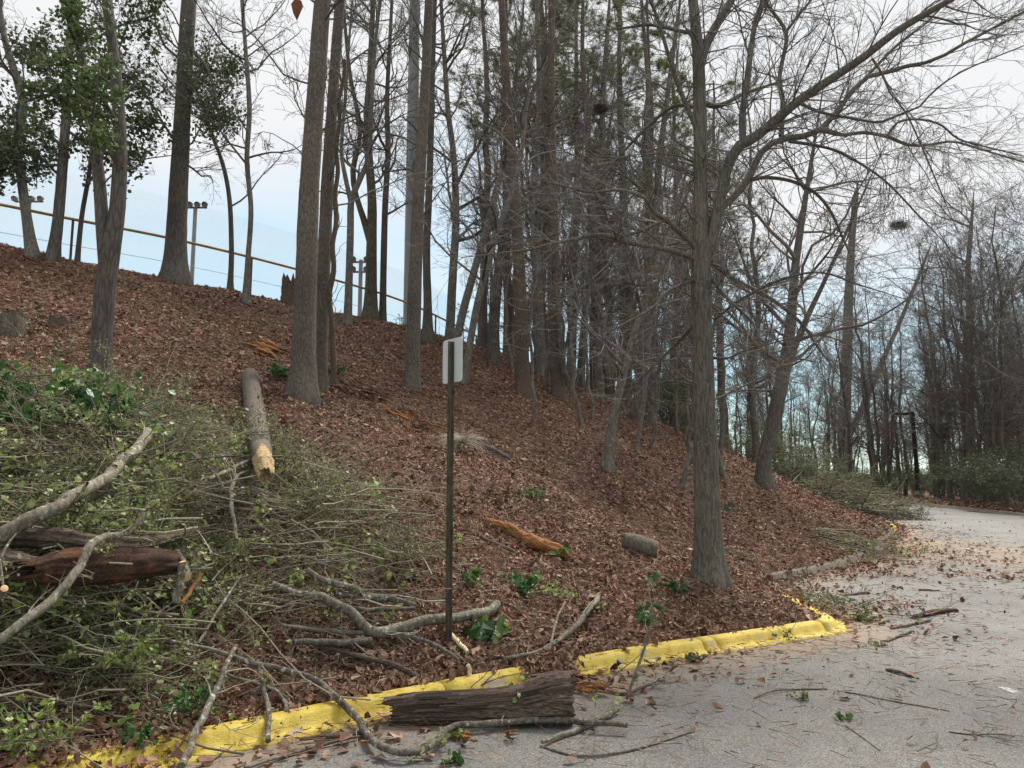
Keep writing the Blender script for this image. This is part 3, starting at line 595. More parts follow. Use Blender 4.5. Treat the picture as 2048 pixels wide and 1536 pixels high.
# the large oak at the right: laid limb by limb
NTREE[0] += 1; rng = np.random.default_rng(404)
ob = G(1420, 1165); od = ob[1]
oak = thing('oak_tree', 'large grey oak by the road with limbs arching over it', 'tree', tuple(ob))
P, R = stem([(1420, 1165, 64), (1417, 1080, 56), (1413, 960, 51), (1409, 820, 44), (1405, 680, 41), (1402, 560, 42), (1401, 470, 35), (1401, 350, 29), (1400, 230, 29), (1396, 110, 26), (1386, 0, 21)], od, 70, 2.5)
bark_tube(P, R, 36, 'trunk', M['oak'], oak, 91, .05, .35); TP, TR = P, R
LIMBS = [
 [(1410, 520, 30), (1424, 480, 28, -.05), (1440, 400, 27, -.1), (1456, 330, 27, -.2), (1480, 290, 26, -.3), (1510, 274, 25, -.35), (1545, 246, 24, -.4), (1595, 203, 23, -.6), (1665, 156, 21, -.8), (1730, 112, 20, -1.0), (1800, 58, 18, -1.2), (1904, -2, 15, -1.5)],
 [(1402, 470, 22), (1436, 420, 20, .1), (1470, 392, 19, .2), (1500, 352, 18, .3), (1518, 310, 17, .4), (1553, 281, 17, .5), (1600, 274, 16, .5), (1641, 259, 15, .5), (1677, 218, 13, .5), (1725, 160, 12, .4), (1768, 146, 11, .3), (1823, 130, 10, .2), (1870, 120, 9, 0), (1937, 82, 8, -.2), (2048, 24, 6, -.5)],
 [(1725, 161, 9, .4), (1755, 130, 8, .6), (1790, 94, 8, .8), (1823, 68, 7, 1), (1860, 38, 6, 1.2), (1900, -5, 5, 1.4)],
 [(1641, 260, 11, .5), (1686, 270, 10, .7), (1725, 265, 9, .8), (1774, 273, 9, .9), (1817, 290, 8, 1.0), (1856, 290, 7, 1.0), (1904, 283, 6, 1.1), (1953, 296, 5, 1.2), (2040, 322, 4, 1.3)],
 [(1774, 272, 7, .9), (1797, 244, 6, .8), (1840, 239, 6, .7), (1882, 250, 5, .6), (1917, 278, 5, .5), (1970, 293, 4, .5), (2046, 312, 3, .5)],
 [(1486, 290, 18, -.3), (1485, 228, 17, -.25), (1494, 163, 16, -.2), (1498, 130, 15, -.2), (1511, 42, 13, -.1), (1528, 0, 12, 0)],
 [(1562, 272, 13, .45), (1566, 208, 12, .5), (1559, 163, 11, .5), (1563, 130, 11, .55), (1572, 66, 10, .6), (1535, 10, 8, .7)],
 [(1572, 64, 8, .6), (1596, 32, 7, .7), (1622, 0, 6, .8)],
 [(1398, 140, 26), (1412, 90, 24, .2), (1436, 45, 21, .4), (1463, 0, 19, .6)],
 [(1498, 361, 11, .3), (1530, 355, 10, .4), (1582, 362, 9, .5), (1628, 384, 8, .6), (1662, 424, 7, .7), (1690, 486, 5, .8)],
 [(1579, 283, 9, .5), (1628, 290, 8, .3), (1677, 303, 7, .1), (1725, 330, 6, -.1), (1774, 365, 5, -.3), (1840, 434, 4, -.5)],
 [(1595, 204, 9, -.6), (1640, 224, 8, -.8), (1700, 236, 7, -1.0), (1760, 244, 6, -1.2), (1806, 226, 6, -1.3), (1838, 214, 5, -1.4), (1870, 180, 5, -1.5), (1930, 140, 4, -1.6), (2046, 92, 3, -1.8)],
 [(1745, 118, 6, -1.0), (1765, 150, 6, -1.1), (1782, 188, 5, -1.2), (1812, 226, 4, -1.2), (1842, 290, 4, -1.1), (1880, 380, 3, -1.0)],
 [(1400, 505, 16), (1372, 474, 14, -.1), (1350, 457, 13, -.2), (1335, 440, 12, -.3), (1305, 422, 10, -.4), (1290, 396, 9, -.5), (1240, 380, 8, -.6), (1180, 384, 6, -.7), (1120, 370, 5, -.8)],
 [(1396, 520, 15), (1350, 503, 13, -.2), (1310, 494, 12, -.4), (1252, 484, 12, -.6), (1205, 470, 11, -.8), (1150, 478, 9, -.9), (1103, 488, 8, -1.0), (1056, 500, 7, -1.1), (1012, 505, 5, -1.2)],
 [(1330, 440, 8, -.3), (1280, 462, 8, -.5), (1230, 480, 7, -.7), (1190, 520, 6, -.8), (1182, 560, 5, -.8), (1188, 590, 3, -.8)],
 [(1420, 552, 10), (1440, 580, 10, -.2), (1460, 602, 9, -.4), (1484, 624, 8, -.6), (1506, 646, 7, -.8), (1514, 668, 5, -.9)],
 [(1424, 525, 13), (1470, 560, 11, .3), (1530, 590, 10, .6), (1596, 640, 8, .9), (1640, 700, 6, 1.1)],
 [(1428, 716, 7), (1457, 716, 6, -.2), (1492, 700, 5, -.4), (1530, 690, 4, -.5)],
 [(1392, 560, 9), (1340, 580, 8, -.3), (1300, 620, 7, -.5), (1262, 640, 6, -.6), (1222, 660, 5, -.7), (1200, 650, 4, -.8)],
 [(1398, 640, 9), (1350, 690, 8, .4), (1310, 730, 7, .7), (1268, 770, 6, 1.0), (1250, 800, 4, 1.2)],
 [(1398, 270, 13), (1360, 180, 12, -.2), (1340, 120, 10, -.4), (1316, 40, 9, -.6), (1300, 0, 8, -.7)],
 [(1396, 215, 9), (1350, 212, 9, .3), (1310, 240, 8, .5), (1250, 300, 7, .8), (1200, 360, 5, 1.0)],
 [(1404, 205, 16), (1430, 212, 14, .2), (1455, 205, 12, .3), (1482, 190, 10, .4), (1540, 170, 7, .5)],
 [(1397, 68, 12), (1360, 62, 10, .2), (1300, 50, 8, .4), (1248, 56, 6, .6)],
 [(1430, 640, 8), (1480, 600, 7, -.3), (1560, 560, 6, -.6), (1640, 545, 5, -.9), (1720, 570, 4, -1.1)],
 [(1428, 800, 6), (1470, 780, 5, .3), (1540, 745, 4, .5), (1600, 700, 3, .6)],
]
for st in LIMBS:
    p, r = stem(st, od, 26, .5, first=False); r = np.maximum(r*.86, .004)
    big = st[0][2] >= 13
    lo = bark_tube(p, r, 12 if big else 8, 'limb', M['oak' if big else 'dark'], oak, 700+len(st)+st[0][0], .04)
    mb = MB(); L_ = np.linalg.norm(np.diff(p, axis=0), axis=1).sum(); n1 = int(8+L_*6)
    B1, R1 = grow(p[None], r[None], n1, .12, 1, (.4, 1.25), 0, 8, rng, .16, -.01, .42, .3, absl=1.1, rmin=.0028, rmax=.011, taper=.2); tubes(B1, R1, 4, mb)
    B2, R2 = grow(B1, R1, 5, .1, 1, (.35, 1.0), .5, 5, rng, .16, -.02, .7, .4, rmin=.0024); tubes(B2, R2, 3, mb)
    B3, R3 = grow(B2, R2, 4, .1, 1, (.35, .95), .5, 3, rng, .16, -.02, .75, .5, rmin=.0018); tubes(B3, R3, 3, mb)
    mb.build('twigs', M['twig'], lo)
# twigs straight off the oak trunk, drooping round its middle
mb = MB(); B1, R1 = grow(TP[None], TR[None], 60, .34, .9, (.9, 1.7), 0, 9, rng, .2, -.06, .2, .3, absl=1.2, rmin=.0035, rmax=.012); tubes(B1, R1, 5, mb)
B2, R2 = grow(B1, R1, 7, .15, 1, (.4, 1.1), .5, 6, rng, .2, -.04, .7, .4, rmin=.0024); tubes(B2, R2, 3, mb)
B3, R3 = grow(B2, R2, 5, .1, 1, (.35, 1), .5, 4, rng, .2, -.03, .75, .5, rmin=.0018); tubes(B3, R3, 3, mb)
mb.build('crown', M['twig'], oak)

# ------------------------------------------------------------------ foliage on the left trees
def px_of(P):
    """image position of world points, for choosing which twigs carry leaves"""
    q = P - A(0, 0, EYE); c, s = math.cos(PITCH), math.sin(PITCH)
    zc = q[..., 1]*c + q[..., 2]*s; yc = -q[..., 1]*s + q[..., 2]*c
    return 1024+FPX*q[..., 0]/zc, 768-FPX*yc/zc
rng = np.random.default_rng(77)
def bough(parent, paths, d, matname, size, n1, l1, per, rmin=.002, name='foliage', spread=.05, twig='twigd', n3=4):
    mb = MB(); lv = MB()
    for st in paths:
        p, r = stem(st, d, 16, 0, first=False); tubes(p[None], r[None], 5, mb)
        B1, R1 = grow(p[None], r[None], n1, .1, 1, (.5, 1.3), 0, 6, rng, .2, .02, .4, .4, absl=l1, rmin=rmin*1.3, rmax=.01); tubes(B1, R1, 4, mb)
        B2, R2 = grow(B1, R1, n3, .1, 1, (.4, 1.1), .6, 5, rng, .2, 0, .6, .5, rmin=rmin); tubes(B2, R2, 3, mb)
        pts = np.concatenate([B2.reshape(-1, 3), B1.reshape(-1, 3)]); pts = np.repeat(pts, per, 0); pts = pts + spread*rng.normal(size=pts.shape)
        leaves(pts, rng.uniform(.6, 1.2, len(pts))*size, rng, lv, .4)
    mb.build('bough', M[twig], parent); lv.build(name, M[matname], parent, smooth=False)
bough(forked, [[(236, 250, 10), (200, 190, 9, -.4), (150, 130, 7, -.8), (110, 90, 5, -1.0)], [(185, 250, 9), (150, 215, 8, -.5), (100, 190, 6, -.9), (50, 205, 4, -1.2)], [(200, 330, 6), (185, 260, 6, -.5), (190, 200, 5, -.9), (200, 120, 4, -1.1)], [(160, 100, 8), (140, 60, 6, -.4), (130, 20, 5, -.7)]], fd, 'canopy', .062, 13, .5, 2, .0022)
bough(holly, [[(120, 330, 7), (80, 330, 6, -.3), (30, 320, 5, -.6), (-20, 330, 4, -.8)], [(122, 290, 7), (70, 250, 6, .4), (20, 270, 5, .8), (-30, 260, 4, 1)], [(128, 240, 7), (180, 230, 6, .4), (260, 240, 5, .8), (320, 260, 4, 1.0)], [(130, 190, 7), (80, 130, 5, .3), (40, 90, 4, .6)], [(132, 260, 7), (200, 300, 5, .4), (270, 320, 4, .6)], [(140, 120, 6), (220, 60, 5, .4), (310, 30, 4, .7)], [(138, 200, 6), (230, 150, 5, .6), (300, 170, 4, .8)], [(118, 350, 6), (60, 300, 5, .3), (0, 300, 4, .6)]], hd, 'everg', .1, 15, 1.0, 2, .004, spread=.1)
bough(broad, [[(372, 90, 8), (410, 130, 7, -.3), (430, 190, 6, -.5), (440, 260, 4, -.6)], [(368, 120, 8), (420, 140, 7, .4), (460, 150, 5, .6)], [(366, 200, 7), (400, 210, 6, .2), (430, 240, 4, .4)], [(364, 230, 7), (395, 160, 6, .2), (420, 100, 4, .4)]], bd, 'everg', .085, 14, 1.0, 2, .004, spread=.13)

# ------------------------------------------------------------------ woodland behind: a few kinds of tree, each tree an object
def copy_tree(src, loc, rz, sc, label=None, tilt=(0, 0)):
    r = src.copy(); COL.objects.link(r); r.location = loc; r.rotation_euler = (tilt[0], tilt[1], rz); r.scale = (sc, sc, sc)
    if label: r['label'] = label
    for ch in src.children:
        c = ch.copy(); COL.objects.link(c); c.parent = r
        for g_ in ch.children:
            q = g_.copy(); COL.objects.link(q); q.parent = c
    return r
def proto_tree(seed, name, label, bark, twig, group, h=16, r0=.17, nst=1, **cw):
    rng = np.random.default_rng(seed); o = thing(name, label, 'tree', (0, 0, 0), group); mb = MB()
    for k in range(nst):
        n = 18; z = np.linspace(-.4, h, n); p = np.c_[np.cumsum(rng.normal(0, .09, n)), np.cumsum(rng.normal(0, .09, n)), z]
        if k: a = rng.uniform(0, 6.28); p[:, 0] += np.cos(a)*z*.12; p[:, 1] += np.sin(a)*z*.12
        p[:, :2] -= p[1, :2]
        r = r0*(1-.85*np.linspace(0, 1, n))*(1 if not k else .7)
        bark_tube(p, r, 9, 'trunk' if not k else 'limb', M[bark], o, seed+k, .05, .3)
        mb, s_ = crown_mb(p[None], r[None], rng, mb=mb, **cw)
    mb.build('crown', M[twig], o); return o, s_
GW = 'bare trees of the wood behind the bank and road'
protos = [proto_tree(900+i, 'woodland_tree', 'bare grey tree in the wood behind the bank and road', ['grey', 'dark', 'grey', 'moss', 'dark'][i], ['twig', 'twigd', 'twig', 'twig', 'twigd'][i], GW, [15, 17, 13, 16, 14][i], [.16, .19, .13, .17, .15][i], [1, 1, 2, 1, 2][i],
          n1=[34, 34, 20, 32, 20][i], l1=[3.4, 3.8, 3.0, 4.2, 3.2][i], n2=8, n3=5, n4=2, t0=.2, rmin=.008, up=[.12, .05, .15, .02, .1][i], ang=[(.4, 1.0), (.7, 1.4), (.4, .9), (.8, 1.5), (.5, 1.1)][i])[0] for i in range(5)]
rng = np.random.default_rng(5); used = [0]*5; placed = []
KIND = ['upright pale grey bare tree', 'dark spreading bare tree', 'two stemmed pale bare tree', 'mossy wide crowned bare tree', 'two stemmed dark bare tree']
def put(x, y, sc, region, k=None):
    k = rng.integers(0, 5) if k is None else k
    loc = (x, y, float(zt(x, y))); rz = rng.uniform(0, 6.28); tl = rng.normal(0, .04, 2)
    first = not used[k]
    if first:
        used[k] = 1; o = protos[k]; o.location = loc; o.rotation_euler = (tl[0], tl[1], rz); o.scale = (sc,)*3
    else: o = copy_tree(protos[k], loc, rz, sc, tilt=tl)
    o = protos[k] if first else o; o['label'] = KIND[k]+' '+region; o['group'] = KIND[k]+'s '+region; placed.append((x, y))
def scatter(n, umin, umax, dmin, dmax, gap, scs, cond, region):
    c = 0; tries = 0
    while c < n and tries < 4000:
        tries += 1; d = rng.uniform(dmin, dmax); u = rng.uniform(umin, umax); x = (u-1024)/FPX*d*1.0
        s_, r_ = edge(np.array([x]), np.array([d])); 
        if not cond(s_[0], r_[0]) or any((x-a)**2+(d-b_)**2 < gap**2 for a, b_ in placed) or (1805 < u < 1868 and d < 54): continue
        put(x, d, rng.uniform(*scs), region); c += 1
    print('trees', c)
scatter(30, 1090, 1680, 27, 58, 1.9, (.7, 1.15), lambda s, r: s > 1.5, 'on the back of the bank left of the road bend')
scatter(6, 960, 1150, 30, 48, 2.0, (.7, 1.0), lambda s, r: s > 9, 'behind the crest trunks above the sign')
scatter(44, 1600, 2140, 36, 70, 1.9, (.75, 1.15), lambda s, r: r > 2.6, 'just beyond the far kerb')
scatter(70, 1400, 2140, 62, 120, 2.2, (.7, 1.2), lambda s, r: r > 3 or s > 3, 'in the distant wood past the road')
scatter(8, 1960, 2200, 26, 42, 2.5, (.6, .9), lambda s, r: r > 2.4, 'at the right edge beyond the far kerb')

# thin saplings filling the gaps between the trunks
SG = 'thin bare saplings among the trunks on the bank'
saps = [proto_tree(950+i, 'sapling', 'thin twiggy bare sapling among the trunks on the right half of the bank', 'grey', 'twig', SG, [8, 7, 9][i], [.06, .05, .065][i], 1, n1=20, l1=[1.9, 1.6, 2.1][i], n2=6, n3=5, n4=2, t0=.25, rmin=.005, up=[.02, -.03, .06][i], ang=(.7, 1.5), r1=.5)[0] for i in range(3)]
c_ = 0; k_ = 0
while c_ < 20 and k_ < 900:
    k_ += 1; d = rng.uniform(15, 27); u = rng.uniform(985, 1470); x = (u-1024)/FPX*d; s_, _ = edge(np.array([x]), np.array([d]))
    if s_[0] < 3.2 or any((x-a)**2+(d-b_)**2 < .8 for a, b_ in placed): continue
    loc = (x, d, float(zt(x, d))); sc = rng.uniform(.8, 1.3); placed.append((x, d))
    if c_ < 3: saps[c_].location = loc; saps[c_].scale = (sc,)*3
    else: copy_tree(saps[c_ % 3], loc, rng.uniform(0, 6.28), sc, tilt=rng.normal(0, .1, 2))
    c_ += 1

# pines with needles, standing among them
def proto_pine(seed, h, r0):
    rng = np.random.default_rng(seed); o = thing('woodland_pine', 'green needled pine rising above the bare trees behind the bank', 'tree', (0, 0, 0), 'needled pines behind the bank')
    n = 20; z = np.linspace(-.4, h, n); p = np.c_[np.cumsum(rng.normal(0, .06, n)), np.cumsum(rng.normal(0, .06, n)), z]; r = r0*(1-.8*np.linspace(0, 1, n))
    bark_tube(p, r, 10, 'trunk', M['pine_red'], o, seed, .06, .2); mb = MB()
    B1, R1 = grow(p[None], r[None], 34, .42, 1, (.9, 1.5), 0, 8, rng, .2, .05, .3, .3, absl=3.0, rmin=.012, rmax=.05, taper=.5); tubes(B1, R1, 5, mb)
    B2, R2 = grow(B1, R1, 7, .25, 1, (.5, 1.1), .42, 5, rng, .2, .08, .6, .4, rmin=.008); tubes(B2, R2, 3, mb)
    mb.build('crown', M['twigd'], o)
    T = np.concatenate([B2[:, -1], B2[:, -2], B2[:, -3], B1[:, -1]]); D = np.concatenate([nrm(B2[:, -1]-B2[:, -2])]*3+[nrm(B1[:, -1]-B1[:, -2])])
    k = 42; pos = np.repeat(T, k, 0); dv = nrm(np.repeat(D, k, 0)*.7+.75*rng.normal(size=(len(T)*k, 3)))
    needles(pos, dv, rng.uniform(.16, .3, len(pos)), .012, rng).build('needles', M['needle'], o, smooth=False)
    return o
pp = [proto_pine(61, 19, .22), proto_pine(62, 22, .25)]
spots = [(960, 27), (1010, 31), (1075, 29), (1135, 33), (1190, 27), (1245, 34), (1300, 31), (1350, 37), (1225, 41), (1440, 42), (1500, 50), (1110, 40)]
for i, (u, d) in enumerate(spots):
    x = (u-1024)/FPX*d; loc = (x, d, float(zt(x, d))); sc = rng.uniform(.82, 1.1)
    if i < 2: pp[i].location = loc; pp[i].scale = (sc,)*3; pp[i].rotation_euler[2] = rng.uniform(0, 6)
    else: copy_tree(pp[i % 2], loc, rng.uniform(0, 6.28), sc)
# young pines seen through the fence
yp = None
for i, (u, d, sc, lab) in enumerate([(795, 44, .22, 'left of two young green pines beyond the fence'), (925, 48, .30, 'right of two young green pines beyond the fence')]):
    x = (u-1024)/FPX*d; o = copy_tree(pp[i], (x, d, float(zt(x, d))-.6*i), i*2.0, sc, lab); o.name = 'young_pine'; del o['group']

# ------------------------------------------------------------------ understory shrubs
def proto_shrub(seed, name, label, group, mt, h, nl, size, twig='twig'):
    rng = np.random.default_rng(seed); o = thing(name, label, 'shrub', (0, 0, 0), group); mb = MB()
    base = np.zeros((14, 3)); base[:, :2] = rng.normal(0, .25, (14, 2)); d = nrm(np.c_[rng.normal(0, .45, (14, 2)), np.ones(14)]); P = [base]
    for j in range(6): P.append(P[-1]+d*h/6*rng.uniform(.7, 1.2, (14, 1))); d = nrm(d+.2*rng.normal(size=d.shape))
    P = np.stack(P, 1); R = np.full((14, 7), .018)*np.linspace(1, .3, 7); tubes(P, R, 4, mb)
    B1, R1 = grow(P, R, 8, .2, 1, (.4, 1.1), .45, 5, rng, .2, .02, .6, .4, rmin=.006); tubes(B1, R1, 3, mb)
    B2, R2 = grow(B1, R1, 5, .2, 1, (.4, 1.1), .5, 4, rng, .2, 0, .6, .5, rmin=.005); tubes(B2, R2, 3, mb); mb.build('stems', M[twig], o)
    pts = B2.reshape(-1, 3); pts = pts[rng.integers(0, len(pts), nl)]+.1*rng.normal(size=(nl, 3))
    leaves(pts, rng.uniform(.6, 1.3, nl)*size, rng, None, .4).build('foliage', M[mt], o, smooth=False); return o
sh = [proto_shrub(71, 'shrub', 'olive green thicket shrub at the foot of the far wood', 'olive shrubs of the far thicket', 'under', 2.4, 1900, .085),
      proto_shrub(72, 'evergreen_shrub', 'dark evergreen shrub in the wood right of the lamp', 'dark evergreens right of the lamp', 'everg', 4.2, 1500, .12)]
done = [0, 0]
def putshrub(k, x, y, sc):
    loc = (x, y, float(zt(x, y))-.1); 
    if not done[k]: done[k] = 1; sh[k].location = loc; sh[k].scale = (sc,)*3
    else: copy_tree(sh[k], loc, rng.uniform(0, 6.28), sc)
for i in range(110):
    u = rng.uniform(1310, 1900); d = rng.uniform(27, 95); x = (u-1024)/FPX*d; s_, r_ = edge(np.array([x]), np.array([d]))
    if (s_[0] > .8 or r_[0] > 2.5) and (u < 1540 or d > 36) and not (1795 < u < 1880 and d < 55): putshrub(0, x, d, rng.uniform(.5, 1.2))
for i in range(26):
    u = rng.uniform(1730, 2130); d = rng.uniform(36, 62); x = (u-1024)/FPX*d; s_, r_ = edge(np.array([x]), np.array([d]))
    if r_[0] > 3.2 and not (1795 < u < 1880 and d < 56): putshrub(int(u > 1850 and rng.uniform() < .6), x, d, rng.uniform(.45, 1.0))
for u, d in [(2000, 33), (2040, 31), (2075, 29), (1960, 36)]: putshrub(1, (u-1024)/FPX*d, d, .7)

# ------------------------------------------------------------------ fence on the crest
ZR = 7.45
rail_px = [(-160, 380), (0, 409), (138, 437), (300, 468), (400, 490), (515, 518), (660, 557), (800, 600), (900, 645), (1030, 712), (1048, 722)]
RP = []
for u, v in rail_px:
    rx, rz = ray(u, v); d = (ZR-EYE)/rz; RP.append([rx*d, d])
RP = smooth_path(np.c_[np.array(RP), np.zeros(len(RP))], 90)[:, :2]; RP = resample(RP, .35)
fence = thing('chain_link_fence', 'chain link fence with a yellow top rail along the crest', 'fence', (RP[0, 0], RP[0, 1], float(zt(*RP[0]))))
M['rail'] = plain('yellow_rail_cover', (.42, .25, .06), .6, .3, .25, 3, dirt=(.3, .17, .06)); M['steel'] = plain('galvanised_steel', (.3, .31, .32), .5, .5, .15, 5, .6); M['post'] = plain('dark_post', (.09, .08, .075), .7, .4, .2, 5)
secs = np.array_split(np.arange(len(RP)), 7)
for k, ix in enumerate(secs):
    ix = np.arange(ix[0], min(ix[-1]+2, len(RP))); q = RP[ix]; p3 = np.c_[q, np.full(len(q), ZR)]; p3[0] += (p3[1]-p3[0])*.04
    tubes(p3[None], np.full((1, len(q)), .036), 10).build('rail', M['rail'], fence)
ss = np.concatenate([[0], np.cumsum(np.hypot(*np.diff(RP, axis=0).T))])
for s_ in np.arange(ss[np.argmin(np.abs(RP[:, 0]-at(138, 437, (ZR-EYE)/ray(138, 437)[1])[0]))] % 4.4, ss[-1], 4.4):
    x, y = np.interp(s_, ss, RP[:, 0]), np.interp(s_, ss, RP[:, 1]); z0 = float(zt(x, y))-.3
    tubes(np.array([[[x, y, z0], [x, y, ZR]]]), np.full((1, 2), .03), 8).build('post', M['post'], fence)
Hh = 2.3; z0 = ZR-1.25; sp = .065; n = int((ss[-1]+Hh)/sp)
for sg in (1, -1):
    st = np.arange(n)*sp - (Hh if sg > 0 else 0); hs = np.linspace(0, Hh, 9)
    S2 = st[:, None]+sg*hs[None]; S2 = np.clip(S2, 0, ss[-1]); P3 = np.stack([np.interp(S2, ss, RP[:, 0]), np.interp(S2, ss, RP[:, 1])+.05, z0+np.broadcast_to(hs, S2.shape)], -1)
    if sg > 0: wm = MB()
    tubes(P3, np.full(P3.shape[:2], .001), 3, wm)
wm.build('wire_mesh', M['steel'], fence, kind='stuff')
for zz in (ZR-.62, ZR-1.2): tubes(np.c_[RP, np.full(len(RP), zz)][None], np.full((1, len(RP)), .006), 4).build('tension_wire', M['steel'], fence)

# poles beyond the fence
def box(cx, cy, cz, sx, sy, sz, mb, bev=0):
    v = np.array([[i, j, k] for i in (-1, 1) for j in (-1, 1) for k in (-1, 1)], float)*A(sx, sy, sz)/2+A(cx, cy, cz)
    mb.add(v, np.array([[0, 1, 3, 2], [4, 6, 7, 5], [0, 4, 5, 1], [2, 3, 7, 6], [0, 2, 6, 4], [1, 5, 7, 3]])); return mb
M['pole'] = plain('pale_grey_pole', (.2, .205, .2), .6, .4, .12, 2); M['lampblk'] = plain('black_lamp_paint', (.012, .012, .013), .5, .4, .2, 6)
def flood(u, vtop, d, w, label, arms, nl, aw, name='floodlight_pole'):
    top = at(u, vtop, d); zb = float(zt(top[0], d)); o = thing(name, label, 'floodlight', (top[0], d, zb)); r = w*.5*d/FPX
    tubes(np.array([[[top[0], d, zb-.3], [top[0], d, (zb+top[2])/2], [top[0], d, top[2]]]]), np.array([[r*1.15, r, r*.9]]), 10).build('pole', M['pole'], o)
    for k, az in enumerate(arms):
        z = top[2]-az; hw = aw*d/FPX/2; box(top[0], d-.1, z, hw*2, .12, .14, MB()).build('crossarm', M['pole'], o, smooth=False)
        for x in np.linspace(-hw*.92, hw*.92, nl):
            mb = MB(); c0 = A(top[0]+x, d-.2, z+.25)
            tubes(np.array([[c0+A(0, .25, .1), c0+A(0, .1, .05), c0+A(0, -.25, -.12)]]), np.array([[.05, .17, .26]]), 10, mb)
            mb.add(np.concatenate([[c0+A(0, -.22, -.1)], c0+A(0, -.25, -.12)+np.array([[.25*math.cos(a), 0, .25*math.sin(a)] for a in np.arange(8)*math.pi/4])]), np.array([[0, 1+i, 1+(i+1) % 8] for i in range(8)]))
            mb.build('lamp_head', M['post'], o)
flood(60, 404, 62, 7, 'floodlight pole with a row of lamps at far left beyond the fence', [0], 4, 58)
flood(391, 416, 60, 9, 'floodlight pole with lamps right of the thick crest tree', [0], 4, 50)
flood(722, 520, 58, 9, 'floodlight pole with two crossarms between the crest trunks', [0.2, 1.0], 2, 30)
tp = at(829, 0, 29); zb = float(zt(at(824, 620, 29)[0], 29)); sp_ = thing('steel_pole', 'smooth pale grey mast behind the tall straight pine', 'pole', (at(822, 640, 29)[0], 29, zb))
q = np.array([at(821, 660, 29), at(824, 400, 29), at(828, 100, 29), at(832, -150, 29)]); q[0, 2] = zb-.3
tubes(q[None], np.array([[.3, .26, .22, .2]]), 18).build('mast', M['pole'], sp_)
for z in (zb+4.3, zb+9.4): tubes(np.array([[[np.interp(z, q[:, 2], q[:, 0]), 29, z-.05], [np.interp(z, q[:, 2], q[:, 0]), 29, z+.05]]]), np.full((1, 2), .275), 18).build('collar', M['pole'], sp_)
# street lamp
lb = G(1838, 991); ld = lb[1]; lt = at(1825, 828, ld); lamp = thing('street_lamp', 'black street lamp with one arm beyond the far kerb', 'street lamp', tuple(lb))
sq = np.array([lb+A(0, 0, -.2), A(lt[0], ld, lt[2]+.15)]); tubes(sq[None], np.array([[.2, .16]]), 4).build('pole', M['lampblk'], lamp, smooth=False)
tubes(np.array([[lb+A(0, 0, -.2), lb+A(0, 0, .28), lb+A(0, 0, .34)]]), np.array([[.3, .3, .16]]), 12).build('base', M['concrete'], lamp)
box(lt[0]-.75, ld, lt[2], 1.1, .55, .16, MB()).build('lamp_head', M['lampblk'], lamp, smooth=False)
box(lt[0]-.15, ld, lt[2], .3, .1, .1, MB()).build('arm', M['lampblk'], lamp, smooth=False)
M['lens'] = plain('lamp_lens', (.5, .5, .48), .3, .5, .1, 3); box(lt[0]-.75, ld, lt[2]-.09, .8, .4, .03, MB()).build('lens', M['lens'], lamp, smooth=False)
# nests
def nest(u, v, d, w, label):
    c = at(u, v, d); r = w*.5*d/FPX; rg = np.random.default_rng(int(u)); o = thing('squirrel_nest', label, 'nest', tuple(c)); n = 420
    p = nrm(rg.normal(size=(n, 3)))*rg.uniform(.1, 1, (n, 1))**1.3*A(r*1.1, r, r*.55)+c+A(.2*r, 0, -.1*r)*rg.normal(size=(n, 1)); dv = nrm(rg.normal(size=(n, 3))*A(1, 1, .5)); ln = r*rg.uniform(.5, 1.7, (n, 1))
    tubes(np.stack([p-dv*ln/2, p, p+dv*ln/2], 1), np.full((n, 3), r*.022), 3).build('sticks', M['twigd'], o)
    p = nrm(rg.normal(size=(500, 3)))*rg.uniform(.1, .9, (500, 1))*A(r*.8, r*.8, r*.4)+c; leaves(p, r*.28, rg).build('leaves', M['twigd'], o, smooth=False)
nest(1202, 216, 17, 36, 'dark leafy nest high among the twigs left of the oak'); nest(1798, 450, 24, 30, 'dark twiggy nest high in the trees above the road')
# vines on two pines
def vine(name, label, pts, d, mt):
    p, r = stem(pts, d, 60, 0, first=False); o = thing(name, label, 'vine', tuple(p[0])); rg = np.random.default_rng(len(pts)); p = p+.02*np.c_[np.sin(np.arange(60)*.7), 0*p[:, 0], 0*p[:, 0]]
    bark_tube(p, r, 8, 'stem', M[mt], o, 3, .1); mb = MB(); B, R_ = grow(p[None], r[None], 40, 0, 1, (.3, 1.0), 0, 6, rg, .35, .05, .4, .4, absl=.5, rmin=.003, rmax=.008); tubes(B, R_, 4, mb); mb.build('tendrils', M['twig'], o, kind='stuff')
    return o
vine('climbing_vine', 'shaggy vine climbing the pine close behind the biggest pine', [(662, 770, 12, -.25), (668, 700, 12, -.25), (660, 620, 12, -.28), (666, 520, 11, -.26), (672, 400, 10, -.25), (676, 250, 9, -.2), (690, 120, 8, -.2)], G(636, 775)[1], 'oldbark')
vine('climbing_vine', 'thick dark vine looping down the vine clad pine', [(1136, 772, 11, -.2), (1128, 735, 11, -.22), (1121, 690, 11, -.24), (1118, 640, 10, -.24), (1116, 600, 10, -.22), (1100, 560, 8, -.2), (1104, 480, 7, -.2)], G(1116, 795)[1], 'dark')

